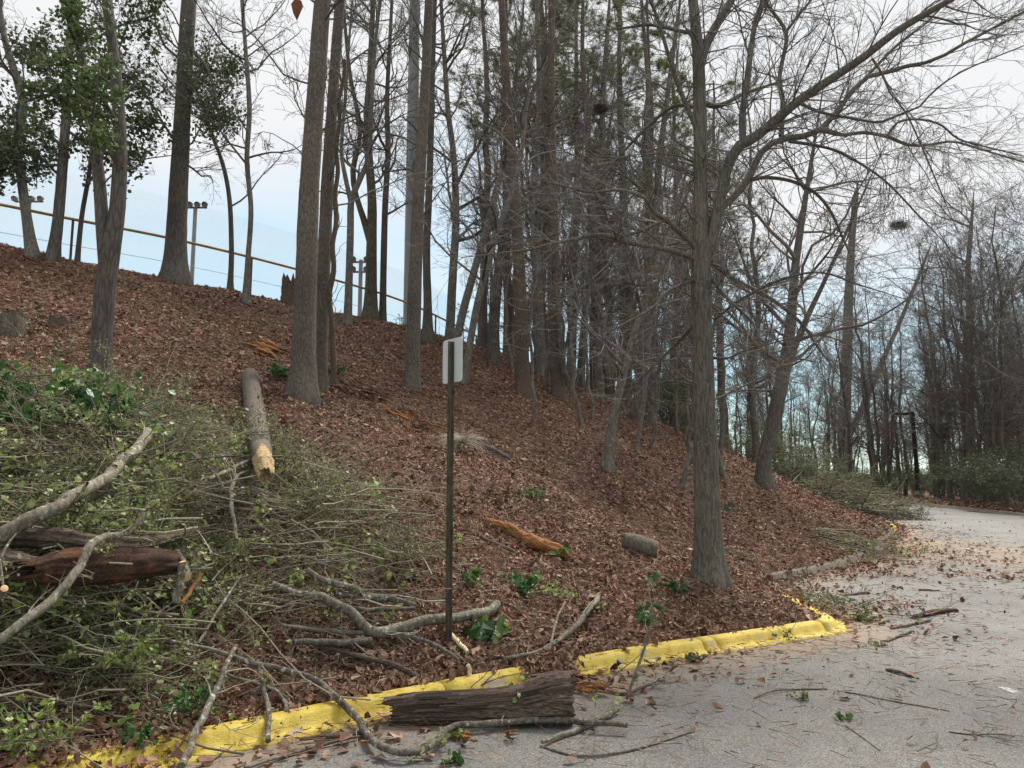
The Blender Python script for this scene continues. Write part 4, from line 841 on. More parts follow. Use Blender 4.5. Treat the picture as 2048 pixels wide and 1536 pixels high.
# ------------------------------------------------------------------ road sign seen from behind
sb = G(897, 1287); sd_ = sb[1]
sign = thing('road_sign', 'road sign on a steel post, its blank white back turned', 'sign', tuple(sb))
M['postg'] = bark_mat('weathered_green_post', (.03, .027, .02), (.1, .095, .07), (30, 30, 6), .001, (.14, .085, .045), 9, vor=False)
m, t, b = mat('sign_back_aluminium', .45, .5); n = nd(t, 'ShaderNodeTexNoise', Scale=6.0, Detail=6.0); t.links.new(coord(t, (1, 1, .5)), n.inputs['Vector'])
t.links.new(ramp(t, n.outputs['Fac'], [(.35, (.55, .57, .56)), (.7, (.7, .71, .7))]).outputs['Color'], b.inputs['Base Color']); M['alu'] = m
zt_ = at(897, 684, sd_)[2]
ang = math.radians(-52); ex = A(math.cos(ang), math.sin(ang), 0); ey = A(-math.sin(ang), math.cos(ang), 0)       # plate direction, plate normal (away from us)
prof = A(-.038, .0, -.032, -.004, -.018, -.004, -.014, -.034, .014, -.034, .018, -.004, .032, -.004, .038, 0, .038, .004, .016, .004, .011, -.028, -.011, -.028, -.016, .004, -.038, .004).reshape(-1, 2)
exp_, eyp = A(math.cos(-.5), math.sin(-.5), 0), A(-math.sin(-.5), math.cos(-.5), 0)
k = len(prof); zs = A(sb[2]-.4, sb[2]+.6, sb[2]+1.4, zt_); ctr = A(sb[0], sb[1], 0)
V = np.concatenate([[ctr+exp_*p[0]*.85+eyp*p[1]+A(0, 0, z) for p in prof] for z in zs]); base = np.arange(3)[:, None]*k; kk = np.arange(k)
mb = MB().add(V, np.stack([base+kk, base+(kk+1) % k, base+k+(kk+1) % k, base+k+kk], -1).reshape(-1, 4)); mb.F.append((3*k+kk)[None]); mb.build('post', M['postg'], sign, smooth=False)
hw, hh, rc = .152, .19, .03; o2 = []
for cx, cz, a0 in ((hw-rc, hh-rc, 0), (-hw+rc, hh-rc, 90), (-hw+rc, -hh+rc, 180), (hw-rc, -hh+rc, 270)):
    for a in np.radians(a0+np.arange(0, 91, 15)): o2.append((cx+rc*math.cos(a), cz+rc*math.sin(a)))
o2 = np.array(o2); k = len(o2); zc = zt_-.02-hh+.05; pc = ctr+ey*.012+ex*.0
V = np.concatenate([[pc+ex*q[0]+ey*e+A(0, 0, zc+q[1]) for q in o2] for e in (0, .003)]); kk = np.arange(k)
mb = MB().add(V, np.stack([kk, (kk+1) % k, k+(kk+1) % k, k+kk], -1)); mb.F += [kk[None, ::-1], (k+kk)[None]]; mb.build('plate', M['alu'], sign, smooth=False)
for z in (zc+.13, zc-.13):
    c0 = pc+A(0, 0, z)-ey*.045; tubes(np.array([[c0, c0+ey*.06]]), np.full((1, 2), .007), 6).build('bolt', M['steel'], sign)

# ------------------------------------------------------------------ brush pile: mound of cut branches at lower left
MC = [(*G(60, 1010)[:2], .55, .85), (*G(230, 1030)[:2], .5, .8), (*G(420, 1050)[:2], .38, .7), (*G(560, 1090)[:2], .24, .6), (*G(720, 1130)[:2], .12, .5), (*G(40, 1230)[:2], .42, .6), (*G(-180, 1050)[:2], .6, .9), (*G(200, 1200)[:2], .3, .55), (*G(30, 1390)[:2], .34, .5), (*G(230, 1330)[:2], .22, .5), (*G(420, 1210)[:2], .22, .5), (*G(660, 1040)[:2], .2, .5), (*G(800, 1100)[:2], .13, .45), (*G(620, 1190)[:2], .14, .45)]
def mound(x, y):
    h = 0*np.asarray(x, float)
    for cx, cy, hh_, sg in MC: h = h + hh_*np.exp(-((x-cx)**2+(y-cy)**2)/(2*sg*sg))
    return np.minimum(h, .95)
def GP(u, v, lift=0):
    rx, rz = ray(u, v); d = np.arange(2.5, 60, .02); dz = EYE+rz*d-zg(rx*d, d)-mound(rx*d, d)-lift; k = np.where(dz < 0)[0]; return d[k[0]] if len(k) else 20
rng = np.random.default_rng(1234)
def mound_pts(n, lo, hi, wts=None):
    w = np.array([c[2]*c[3]**2 for c in MC]) if wts is None else np.array(wts, float); k = rng.choice(len(MC), n, p=w/w.sum()); c = np.array(MC)[k]
    x = c[:, 0]+c[:, 3]*1.05*rng.normal(size=n); y = c[:, 1]+c[:, 3]*1.05*rng.normal(size=n)
    s_, _ = edge(x, y); ok = s_ > .2; x, y = x[ok], y[ok]
    z = zg(x, y)+mound(x, y)*rng.uniform(lo, hi, len(x)); return np.c_[x, y, z]
pile = thing('brush_pile', 'big heap of cut branches and leafy twigs at lower left', 'brush pile', tuple(G(230, 1130)))
def twig_paths(p, lmin, lmax, n, flat=.25, wig=.16, drop=0):
    c = len(p); d = nrm(rng.normal(size=(c, 3))*A(1.25, .8, flat)); ln = rng.uniform(lmin, lmax, c)[:, None]/(n-1); q = [p-d*ln*(n-1)/2]
    for j in range(n-1): q.append(q[-1]+d*ln); d = nrm(d+wig*rng.normal(size=(c, 3))+A(0, 0, drop))
    q = np.stack(q, 1); q[:, :, 2] = np.maximum(q[:, :, 2], zg(q[:, :, 0], q[:, :, 1])+.01); return q
mb = MB(); p = mound_pts(1500, .05, 1.05); q = twig_paths(p, .6, 1.8, 8, .22, .14); r = rng.uniform(.003, .0085, len(q))[:, None]*np.linspace(1, .35, 8); tubes(q, r, 5, mb)
B2, R2 = grow(q, r, 4, .25, 1, (.3, 1.0), .4, 6, rng, .2, -.02, .6, .4, rmin=.0022); tubes(B2, R2, 3, mb)
B3, R3 = grow(B2, R2, 3, .2, 1, (.3, 1.0), .5, 3, rng, .2, -.02, .7, .5, rmin=.0016); tubes(B3, R3, 3, mb)
mb.build('twigs', M['brush'], pile, kind='stuff')
pts = np.concatenate([B3.reshape(-1, 3), B2.reshape(-1, 3)]); h_ = mound(pts[:, 0], pts[:, 1]); sel = rng.uniform(size=len(pts)) < np.clip(.2+1.8*h_, 0, 1)*np.clip(.5+1.9*vnoise(pts[:, 0]+pts[:, 2]*.7, pts[:, 1], 91, 3, 2.4), .0, 1)
pts = pts[sel]; pts = np.repeat(pts, 6, 0)+.022*rng.normal(size=(len(pts)*6, 3)); print('pile leaves', len(pts))
pts = pts[rng.permutation(len(pts))[:130000]]; pts[:, 2] = np.maximum(pts[:, 2], zg(pts[:, 0], pts[:, 1])+.01)
leaves(pts, rng.gamma(6, .0038, len(pts)), rng, None, .42, simple=True).build('foliage', M['privet'], pile, smooth=False, kind='stuff')
pl = mound_pts(1500, .7, 1.25, [1, 1, 1, .8, .6, 3, .5, 3, 4, 4, 2, .6, .4, .6]); pl = np.repeat(pl[rng.integers(0, len(pl), 260)], 7, 0)+.05*rng.normal(size=(1820, 3)); pl[:, 2] = np.maximum(pl[:, 2], zg(pl[:, 0], pl[:, 1])+.02)
leaves(pl, rng.uniform(.025, .055, len(pl)), rng, None, .62).build('broad_leaves', M['lime'], pile, smooth=False, kind='stuff')

# ------------------------------------------------------------------ single branches and logs
def cap(p, nvec, r, sides=16, ring=True):
    """slightly domed cut face"""
    nvec = nrm(nvec); a = nrm(np.cross(nvec, A(.3, .2, 1))); b_ = np.cross(nvec, a); th = np.arange(sides)*2*math.pi/sides; V = [p+nvec*.004]
    for f in (.5, 1.0): V += list(p+nvec*(.004 if f < 1 else .001)+r*f*.98*(np.cos(th)[:, None]*a+np.sin(th)[:, None]*b_))
    k = np.arange(sides); F1 = np.stack([0*k, 1+k, 1+(k+1) % sides], -1); F2 = np.stack([1+k, 1+sides+k, 1+sides+(k+1) % sides, 1+(k+1) % sides], -1)
    return MB().add(np.array(V), F1, F2)
def stick(name, label, pts, mt, d=None, ends='', cat='branch', rough=.05, n=None, sides=10, cutm='cut', twigs=0, off=.03, lift=0, smoothd=True, leafm=None, leafs=.04):
    """pts (u,v,w[,depth offset]); depth from the ground or pile under each end unless given"""
    if d is None:
        dd = np.array([(GP(p[0], p[1]+p[2]*.4, lift)) for p in pts])-off
        if smoothd: dd = np.polyval(np.polyfit(np.arange(len(dd)), dd, 1 if len(dd) < 4 else 2), np.arange(len(dd)))
    else: dd = np.full(len(pts), d, float)
    dd = dd+np.array([p[3] if len(p) > 3 else 0 for p in pts])
    q = np.array([[*at(p[0], p[1], e), p[2]*.5*e/FPX] for p, e in zip(pts, dd)])
    q[:, 2] = np.maximum(q[:, 2], zg(q[:, 0], q[:, 1])+q[:, 3]*.85)
    n = n or 8*len(pts); s_ = smooth_path(q, n); P, R = s_[:, :3], np.maximum(s_[:, 3], .0015)
    if rough < .09 and cat == 'branch':      # crooked, knotty wood
        R = R*.88; i_ = np.arange(n)*1.0; P = P+np.stack([vnoise(i_, i_*0+k_*3.3, int(pts[0][0]) % 91, 2, .16) for k_ in range(3)], -1)*R[:, None]*.75; rough = rough*1.3
    o = thing(name, label, cat, tuple(P[n//2]-A(0, 0, R[n//2]))); bark_tube(P, R, sides, 'wood', M[mt], o, int(pts[0][0]+pts[0][1]) % 997, rough, freq=5 if rough < .2 else 16, fib=0 if rough < .09 else .16, jag=0 if rough < .09 else R[0]*.9)
    if 's' in ends: cap(P[0], P[0]-P[1], R[0]).build('cut_end', M[cutm], o)
    if 'e' in ends: cap(P[-1], P[-1]-P[-2], R[-1]).build('cut_end', M[cutm], o)
    if twigs:
        mb = MB(); B, R_ = grow(P[None], R[None], twigs, .1, 1, (.4, 1.2), 0, 6, rng, .2, -.02, .45, .4, absl=.4, rmin=.002, rmax=.006); B[:, :, 2] = np.maximum(B[:, :, 2], zg(B[:, :, 0], B[:, :, 1])+.008); tubes(B, R_, 4, mb)
        C, RC = grow(B, R_, 3, .2, 1, (.4, 1.1), .5, 4, rng, .2, -.02, .6, .5, rmin=.0015); C[:, :, 2] = np.maximum(C[:, :, 2], zg(C[:, :, 0], C[:, :, 1])+.008); tubes(C, RC, 3, mb); mb.build('side_twigs', M['brush'], o, kind='stuff')
        if leafm: lp = np.repeat(C[:, -2:].reshape(-1, 3), 2, 0); leaves(lp+.02*rng.normal(size=lp.shape), leafs*rng.uniform(.7, 1.2, len(lp)), rng, None, .5).build('leaves', M[leafm], o, smooth=False)
    return o, P, R
stick('lichened_branch', 'long lichen spotted grey branch rising across the brush pile', [(-40, 1085, 36), (0, 1066, 35), (60, 1040, 34), (120, 1012, 32), (180, 978, 30), (230, 940, 28), (270, 900, 26), (302, 868, 24)], 'lichen', ends='e', cutm='cutpale', sides=16, off=.12, twigs=6, lift=.1)
stick('rotten_log', 'red brown rotten log lying in the brush pile', [(66, 1142, 44), (110, 1136, 62), (180, 1132, 66), (260, 1128, 62), (320, 1124, 50), (350, 1122, 34)], 'rot', cat='log', rough=.13, sides=56, off=.1, n=60)
stick('grey_log', 'dull grey brown log at the left edge beside the rotten log', [(-90, 1126, 60), (-20, 1130, 60), (30, 1132, 56), (62, 1136, 46)], 'oldbark', cat='log', rough=.1, sides=56, off=.06)
stick('rotten_log', 'reddish bark log lying just above the rotten log', [(42, 1074, 34), (120, 1076, 40), (200, 1090, 36), (290, 1088, 28), (380, 1064, 18)], 'oldbark', cat='log', rough=.12, sides=56, off=.03)
stick('bent_branch', 'olive grey bent branch crossing in front of the rotten log', [(-20, 1300, 20), (40, 1250, 20), (88, 1212, 20), (140, 1158, 19), (178, 1102, 19), (206, 1072, 17), (250, 1066, 14), (292, 1034, 12)], 'lichen', off=.3, twigs=8)
stick('cut_stub', 'upright branch stub with an orange cut top right of the rotten log', [(350, 1206, 15), (358, 1170, 16), (361, 1140, 16), (361, 1122, 15)], 'lichen', ends='e', off=.24, smoothd=False, d=GP(350, 1200)-.25)
stick('cut_stub', 'leaning stub with a long oval cut face', [(352, 1100, 14, .14), (366, 1128, 17, .04), (377, 1152, 19, -.06)], 'grey', ends='e', d=GP(365, 1160)-.2)
stick('cut_stub', 'small cut stub at the left edge below the logs', [(-14, 1205, 16, .1), (-2, 1190, 16), (6, 1178, 16, -.05)], 'grey', ends='e', d=GP(6, 1190)-.25)
stick('peeled_stick', 'short peeled pale orange stick below the cut stubs', [(362, 1208, 9), (382, 1180, 10), (402, 1148, 10)], 'orange', off=.2)
stick('white_twig', 'thin white stick standing up at the left edge', [(6, 1172, 5), (2, 1120, 6), (16, 1086, 6), (32, 1068, 5)], 'birch', off=.3, sides=6)
stick('white_twig', 'straight pale stick slanting in the middle of the brush pile', [(398, 1288, 6), (430, 1230, 6), (460, 1185, 6), (482, 1152, 5)], 'birch', off=.22, sides=6)
stick('dark_stub', 'short dark broken stub poking up from the brush', [(322, 918, 11), (334, 898, 11), (345, 876, 10)], 'dark', d=GP(330, 915)-.1)
stick('y_branch', 'long arched grey branch with a sawn end in front of the sign post', [(545, 1168, 12), (620, 1192, 19), (690, 1222, 22), (748, 1258, 25), (800, 1254, 24), (860, 1243, 23), (920, 1233, 22), (965, 1224, 22), (994, 1212, 20)], 'lichen', ends='e', cutm='cutpale', sides=14, off=.12, twigs=3)
stick('grey_limb', 'grey limb running under the arched branch', [(560, 1250, 8), (640, 1262, 10), (720, 1264, 11), (800, 1270, 9), (870, 1290, 8), (918, 1320, 7)], 'grey', ends='e', cutm='cutpale', off=.08, twigs=3)
stick('cut_pole', 'straight sawn pole with an orange cut end left of the sign', [(586, 1285, 13), (640, 1286, 15), (700, 1285, 16), (742, 1282, 17)], 'dark', ends='e', off=.1)
stick('sawn_branch', 'short sawn branch sloping down behind the arched branch', [(610, 1140, 12), (660, 1162, 14), (700, 1174, 15), (728, 1184, 15)], 'lichen', ends='e', cutm='cutpale', off=.12)
stick('white_branch', 'whitish lichened branch lying left of the sign post', [(668, 1186, 12), (730, 1198, 15), (790, 1200, 15), (830, 1208, 12)], 'birch', off=.06)
stick('white_branch', 'thin whitish branch just below the other whitish branch', [(690, 1212, 8), (760, 1220, 10), (830, 1216, 8)], 'birch', off=.05, ends='e')
stick('sawn_branch', 'sawn branch stub end beside the sign post', [(905, 1252, 10), (885, 1258, 10)], 'orange', off=.05)
stick('pale_stick', 'split pale stick leaning at the foot of the sign post', [(876, 1238, 9), (905, 1272, 11), (935, 1302, 9)], 'cutpale', off=.06)
stick('lichened_branch', 'thin forked pale branch at the right of the brush pile', [(472, 1078, 9), (464, 1020, 9), (462, 985, 9), (475, 955, 8), (495, 942, 6)], 'lichen', off=.2, twigs=3)
stick('green_branch', 'mossy pale branch below the split log', [(418, 958, 9), (470, 935, 10), (538, 902, 9)], 'lichen', off=.15)
stick('curved_twig', 'curved grey branch across the pale forked branch', [(380, 905, 6), (430, 950, 7), (460, 990, 8), (500, 975, 7)], 'grey', off=.15)
# along the kerb and over it
stick('spotted_branch', 'long crooked spotted branch reaching over the kerb onto the road', [(340, 1280, 8), (430, 1300, 10), (500, 1324, 13), (560, 1335, 14), (620, 1354, 14), (668, 1392, 15), (712, 1436, 16), (742, 1476, 17), (798, 1504, 16), (858, 1492, 15), (908, 1456, 15), (980, 1446, 14), (1090, 1441, 14), (1180, 1448, 13), (1256, 1453, 11)], 'birch', off=.12, sides=14, n=110, smoothd=False, twigs=5, leafm='lime', leafs=.035)
stick('spotted_branch', 'spotted branch standing against the kerb at left', [(362, 1536, 17), (384, 1480, 16), (410, 1425, 15), (430, 1380, 14), (450, 1335, 12), (474, 1290, 9)], 'birch', off=.25, twigs=3)
stick('spotted_branch', 'short spotted branch leaning on the kerb', [(536, 1480, 12), (536, 1430, 12), (528, 1385, 11), (512, 1320, 10)], 'birch', off=.1)
stick('grey_stick', 'slanting grey stick lying down to the kerb', [(580, 1428, 9), (560, 1390, 8), (520, 1370, 7), (440, 1345, 6)], 'grey', off=.08)
stick('brown_stick', 'brown stick sloping to the kerb behind the spotted branch', [(640, 1290, 10), (720, 1312, 12), (800, 1335, 12), (866, 1364, 9)], 'oldbark', off=.05)
stick('bark_strip', 'dark strip of bark lying along the kerb gutter', [(600, 1478, 7), (680, 1470, 13), (740, 1462, 9)], 'oldbark', off=.04)
stick('thin_stick', 'long thin stick on the road at the bottom edge', [(490, 1536, 7), (590, 1510, 8), (690, 1478, 7), (760, 1468, 5)], 'brush' if False else 'grey', off=.02)
stick('broken_branch', 'broken branch end beyond the log on the road', [(1086, 1484, 9), (1120, 1470, 11), (1180, 1446, 12), (1236, 1420, 9)], 'lichen', off=.05)
stick('grey_branch', 'bare grey branch leaning up right of the sign post', [(1010, 1315, 8), (1070, 1305, 10), (1110, 1288, 11), (1150, 1250, 12), (1180, 1215, 13), (1196, 1194, 13)], 'lichen', off=.14, twigs=7)
stick('upright_twig', 'thin upright twig with two prongs right of the sign post', [(1098, 1300, 6), (1108, 1262, 6), (1116, 1230, 6), (1130, 1205, 5)], 'lichen', off=.3, sides=6)
stick('tall_twig', 'tall thin bent twig standing over the kerb with green leaves on top', [(1254, 1398, 7), (1270, 1350, 7), (1288, 1296, 6), (1302, 1250, 6), (1306, 1215, 5), (1322, 1182, 4)], 'lichen', d=G(1254, 1400)[1]-.05, sides=6, twigs=3, leafm='laurel', leafs=.05)
stick('thin_stick', 'thin branching stick on the road right of the log', [(1080, 1492, 5), (1160, 1510, 6), (1260, 1500, 5), (1390, 1462, 3)], 'grey', off=.02, twigs=4, sides=6)
stick('twig_cluster', 'tangle of brown twigs against the kerb right of the log', [(1180, 1370, 5), (1240, 1392, 7), (1290, 1372, 6), (1330, 1355, 4)], 'oldbark', off=.04, twigs=14, sides=6)
stick('lying_branch', 'branch with twigs lying across the kerb left of the log', [(860, 1392, 8), (940, 1380, 9), (1010, 1350, 9), (1100, 1320, 7)], 'oldbark', off=.08, twigs=10)
stick('short_stick', 'short stick standing in the leaves below the sign', [(942, 1376, 9), (940, 1350, 9), (936, 1328, 8)], 'cutpale', d=G(942, 1378)[1]-.02)

# log on the road with peeling hollow end
pts = [(790, 1432, 46), (850, 1424, 54), (930, 1412, 58), (1010, 1402, 62), (1070, 1397, 72), (1108, 1402, 88), (1136, 1412, 90)]
dd = [G(p[0], p[1]+p[2]*.48)[1]-.02 for p in pts]; dd = np.polyval(np.polyfit(range(7), dd, 1), range(7))
q = np.array([[*at(p[0], p[1], e), p[2]*.5*e/FPX] for p, e in zip(pts, dd)]); q[:, 2] = np.maximum(q[:, 2]*0, q[:, 3]*.93); s_ = smooth_path(q, 70); P, R = s_[:, :3], s_[:, 3]
rl = thing('fallen_log', 'peeling brown log with a hollow end lying on the road by the kerb', 'log', (P[35, 0], P[35, 1], 0)); bark_tube(P, R, 96, 'wood', M['oldbark'], rl, 55, .1, freq=6, fib=.2, jag=.022)
cap(P[0], P[0]-P[1], R[0]*1.0).build('cut_end', M['orange'], rl)
inner = np.array([P[-1]+(P[-1]-P[-2])*.0, P[-4], P[-10]]); bark_tube(smooth_path(np.c_[inner, [R[-1]*.72, R[-4]*.6, R[-10]*.35]], 12)[:, :3], np.linspace(R[-1]*.72, R[-10]*.3, 12), 24, 'hollow', M['dark'], rl, 56, .1)
th = np.arange(40)*2*math.pi/40; T = nrm(P[-1]-P[-2]); a = nrm(np.cross(T, A(0, 0, 1))); b_ = np.cross(a, T); jag = RNG.normal(0, .018, 40)
V = np.concatenate([P[-1]+R[-1]*.97*(np.cos(th)[:, None]*a+np.sin(th)[:, None]*b_), P[-1]+R[-1]*.7*(np.cos(th)[:, None]*a+np.sin(th)[:, None]*b_)+T*.0])
k = np.arange(40); MB().add(V, np.stack([k, (k+1) % 40, 40+(k+1) % 40, 40+k], -1)).build('rim', M['oldbark'], rl)
# torn bark plates on the log
rg = np.random.default_rng(8); mb = MB()
for i in range(170):
    j = rg.integers(2, 66); a0 = rg.uniform(.1, 3.0); T = nrm(P[j+1]-P[j]); s1 = nrm(np.cross(T, A(0, 0, 1))); s2 = np.cross(s1, T); ln = rg.uniform(.08, .4); w = rg.uniform(.006, .018)
    f = lambda al, l, lift: P[j]+T*l+(R[j]+lift)*(math.cos(al)*s1+math.sin(al)*s2)
    mb.add(np.array([f(a0, -ln/2, .004), f(a0+w/R[j], -ln/2.4, .012), f(a0+w/R[j], ln/2.2, .016), f(a0, ln/2, .006)]), np.array([[0, 1, 2, 3]]))
M['plates'] = island_mat('grey_bark_plates', [(0, (.05, .035, .027)), (.6, (.12, .085, .066)), (1, (.19, .145, .115))], .9, .15)
mb.build('bark_plates', M['plates'], rl, smooth=False, kind='stuff')

M['split'] = bark_mat('split_yellow_wood', (.2, .13, .07), (.5, .38, .2), (20, 20, 60), .01, (.1, .085, .075), 9, vor=False)
# fallen pine log high on the bank, split yellow at its lower end
o, P, R = stick('fallen_log', 'pine log lying down the slope, split pale at its lower end', [(500, 752, 32), (506, 800, 38), (514, 850, 40), (520, 893, 42), (525, 916, 40)], 'pine', cat='log', rough=.07, sides=26, off=.12, n=60, ends='s')
d_ = P[-1][1]; q = np.array([[*P[-1], R[-1]*.97], [*at(528, 930, d_-.16), R[-1]*.95], [*at(531, 948, d_-.34), R[-1]*.7]]); s_ = smooth_path(q, 16); bark_tube(s_[:, :3], s_[:, 3], 30, 'split_end', M['split'], o, 3, .12, freq=14, fib=.2, jag=.05)
stick('cut_log', 'short grey barked log round lying left of the oak', [(1246, 1082, 34), (1278, 1090, 38), (1312, 1102, 36)], 'pine', cat='log', rough=.07, sides=24, off=.1, ends='se', cutm='rot')
stick('rotten_log', 'crumbling orange log on the bank right of the sign', [(974, 1044, 12), (990, 1049, 20), (1020, 1060, 24), (1045, 1074, 20), (1060, 1081, 28), (1100, 1097, 26), (1126, 1107, 22), (1138, 1112, 10)], 'orange', cat='log', rough=.3, sides=40, off=.03, n=60)
stick('dark_stick', 'dark bark stick lying left of the crumbling orange log', [(960, 1074, 9), (1000, 1090, 10), (1034, 1106, 8)], 'oldbark', off=.04)
stick('dark_log', 'thin charred looking log high on the bank right of the sign', [(938, 884, 10), (975, 897, 14), (1014, 915, 10)], 'dark', cat='log', rough=.15, off=.06)
stick('thin_stick', 'thin straight stick on the bank near the curved young tree', [(1250, 928, 3), (1280, 952, 3), (1312, 978, 3)], 'lichen', off=.02, sides=6)
# splintered wood
def splinters(name, label, spots, mt, n, ln, seed, wide=1):
    rg = np.random.default_rng(seed); o = None
    for (u, v, su, sv) in spots:
        p0 = G(u, v); o = o or thing(name, label, 'wood debris', tuple(p0))
        for i in range(int(n*2.2)):
            g = G(u+rg.normal()*su, v+rg.normal()*sv); a = rg.normal(.35, .75); l_ = ln*rg.uniform(.15, 1.0)*(1 if i % 3 else .5); dv = A(math.cos(a), -math.sin(a)*.8, 0)*l_/2; m_ = 7
            e = g+dv*np.linspace(-1, 1, m_)[:, None]+rg.normal(size=(m_, 3))*l_*.035; e[:, 2] = zg(e[:, 0], e[:, 1])+rg.uniform(.02, .07)+rg.normal(size=m_)*l_*.02; w = l_*rg.uniform(.035, .09)*wide*(1 if i % 3 else 2)
            tubes(e[None], (w*np.clip(1-np.abs(np.linspace(-1, 1, m_))**3, .15, 1)*rg.uniform(.5, 1.3, m_))[None], 5, rough=.3, rng=rg).build('splinter', M[mt if i % 4 else 'rot'], o, smooth=False)
splinters('rotten_wood', 'trail of crumbled red wood below the biggest pine', [(690, 778, 22, 6), (745, 797, 16, 5)], 'rot', 9, .45, 1)
splinters('rotten_wood', 'streak of bright orange splintered wood left of the sign post', [(815, 838, 16, 8), (862, 862, 18, 5)], 'orange', 9, .5, 2)
splinters('rotten_wood', 'jagged broken orange wood left of the biggest pine', [(540, 706, 16, 8)], 'orange', 12, .6, 3, 1.4)
splinters('rotten_wood', 'pale broken wood pieces at the left of the bank', [(60, 740, 30, 4)], 'orange', 8, .5, 4)
splinters('rotten_wood', 'dark rotten bits below the oak left side', [(1240, 1012, 18, 5)], 'rot', 7, .35, 5)
splinters('wood_chips', 'orange splintered wood scattered on the kerb beyond the log', [(1130, 1352, 16, 8), (1190, 1388, 26, 6)], 'orange', 14, .22, 6)
splinters('wood_chips', 'few orange chips on the road in front of the log', [(935, 1497, 14, 3), (1022, 1486, 5, 3)], 'orange', 5, .11, 7, 2)
splinters('wood_chips', 'orange wood crumbs on the road below the kerb at left', [(660, 1500, 60, 12)], 'orange', 14, .08, 8, 1.6)
splinters('wood_chips', 'orange chips scattered on the road at the right edge', [(2030, 1160, 20, 6)], 'orange', 10, .25, 9)
# stumps
def stump(label, u, v, w, h, mt, jag, seed):
    b0 = G(u, v); d = b0[1]; r = w*.5*d/FPX; H_ = h*d/FPX; o = thing('tree_stump', label, 'stump', tuple(b0)); rg = np.random.default_rng(seed)
    n = 14; z = np.linspace(-.2, H_, n); P = np.c_[np.full(n, b0[0]), np.full(n, b0[1]), b0[2]+z]; s_ = 24; th = np.arange(s_)*2*math.pi/s_
    top = H_+jag*rg.uniform(-1, 1, s_)*H_; V = []
    for i in range(n):
        f = i/(n-1); V.append(np.c_[b0[0]+r*(1.15-.2*f)*(1+.06*rg.normal(size=s_))*np.cos(th), b0[1]+r*(1.15-.2*f)*(1+.06*rg.normal(size=s_))*np.sin(th), b0[2]-.2+(top+.2)*f])
    k = np.arange(s_); base = np.arange(n-1)[:, None]*s_; MB().add(np.concatenate(V), np.stack([base+k, base+(k+1) % s_, base+s_+(k+1) % s_, base+s_+k], -1).reshape(-1, 4)).build('bark', M[mt], o)
    V = np.concatenate([[b0+A(0, 0, H_*(1-jag*1.2))], V[-1]*A(1, 1, 1)]); MB().add(V, np.stack([0*k, 1+k, 1+(k+1) % s_], -1)).build('top', M['oldbark'], o)
stump('grey barked cut stump at the left edge of the bank', 22, 668, 48, 40, 'pine', .12, 1)
stump('low leaf strewn stump right of the edge stump', 118, 652, 38, 16, 'oldbark', .25, 2)
stump('tall jagged rotting stump on the crest left of the biggest pine', 578, 606, 30, 52, 'oldbark', .22, 3)
stump('small dark broken stump behind the crooked tree', 1541, 972, 9, 16, 'dark', .3, 4)

# ------------------------------------------------------------------ small green plants and sprigs
rng = np.random.default_rng(99)
def sprig(label, u, v, w, n, mt, size, name='green_sprig', h=.5, flat=0, cat='plant', ratio=.42):
    d = GP(u, v); b0 = at(u, v, d); r = w*.5*d/FPX; o = thing(name, label, cat, tuple(b0)); mb = MB(); k = max(4, n//7)
    P = [np.repeat(b0[None], k, 0)+rng.normal(size=(k, 3))*A(r*.25, r*.25, 0)]; dv = nrm(np.c_[rng.normal(0, 1, (k, 2)), np.abs(rng.normal(0, .6, k))*(1-flat)+h]); ln = r*rng.uniform(.6, 1.3, (k, 1))
    for j in range(4): P.append(P[-1]+dv*ln/4); dv = nrm(dv+.18*rng.normal(size=dv.shape)-A(0, 0, .1))
    P = np.stack(P, 1); P[:, :, 2] = np.maximum(P[:, :, 2], zg(P[:, :, 0], P[:, :, 1])+.01); tubes(P, np.full(P.shape[:2], .0025), 4, mb); mb.build('stems', M['brush'], o)
    q = P[:, 1:].reshape(-1, 3); q = q[rng.integers(0, len(q), n)]+.25*size*rng.normal(size=(n, 3)); q[:, 2] = np.maximum(q[:, 2], zg(q[:, 0], q[:, 1])+.015)
    leaves(q, size*rng.uniform(.6, 1.25, n), rng, None, ratio).build('leaves', M[mt], o, smooth=False); return o
sprig('glossy green laurel bough lying on top of the brush pile', 190, 850, 200, 300, 'laurel', .1, 'laurel_bough', .9)
sprig('yellow green leafy bough below the forked tree', 130, 800, 130, 130, 'lime', .085, 'leafy_bough', 1.2)
sprig('bluish green leafy bough at the left edge above the pile', 0, 790, 120, 120, 'laurel', .1, 'leafy_bough', .8)
sprig('dark green leaves at the left edge of the pile', 40, 850, 130, 110, 'laurel', .09, 'leafy_bough', .6)
sprig('fern like green plant at the left foot of the biggest pine', 560, 755, 62, 110, 'laurel', .1, 'ground_plant', .5, .5, ratio=.25)
sprig('light green plant at the right foot of the biggest pine', 662, 750, 48, 80, 'canopy', .1, 'ground_plant', .6)
sprig('low green plant at the very base of the biggest pine', 620, 792, 40, 30, 'lime', .07, 'ground_plant', .3)
sprig('small green weed patch midway up the bank right of the sign', 1062, 992, 60, 90, 'canopy', .06, 'weed_patch', .2, .8)
sprig('bright green leaf tuft above the crumbling orange log end', 1122, 1118, 40, 16, 'laurel', .11, 'seedling', 1.0)
sprig('long laurel sprig lying right of the sign post', 1040, 1168, 70, 60, 'laurel', .1, 'laurel_sprig', .3, .6)
sprig('pale green laurel sprig beside the bare grey branch', 1090, 1190, 90, 80, 'lime', .06, 'laurel_sprig', .3, .6)
sprig('whitish green sprig at the tip of the bare grey branch', 1196, 1222, 48, 50, 'privet', .07, 'leaf_sprig', .3, .4)
sprig('big leaved green sprig right of the sign foot', 965, 1280, 90, 26, 'laurel', .15, 'laurel_sprig', .5)
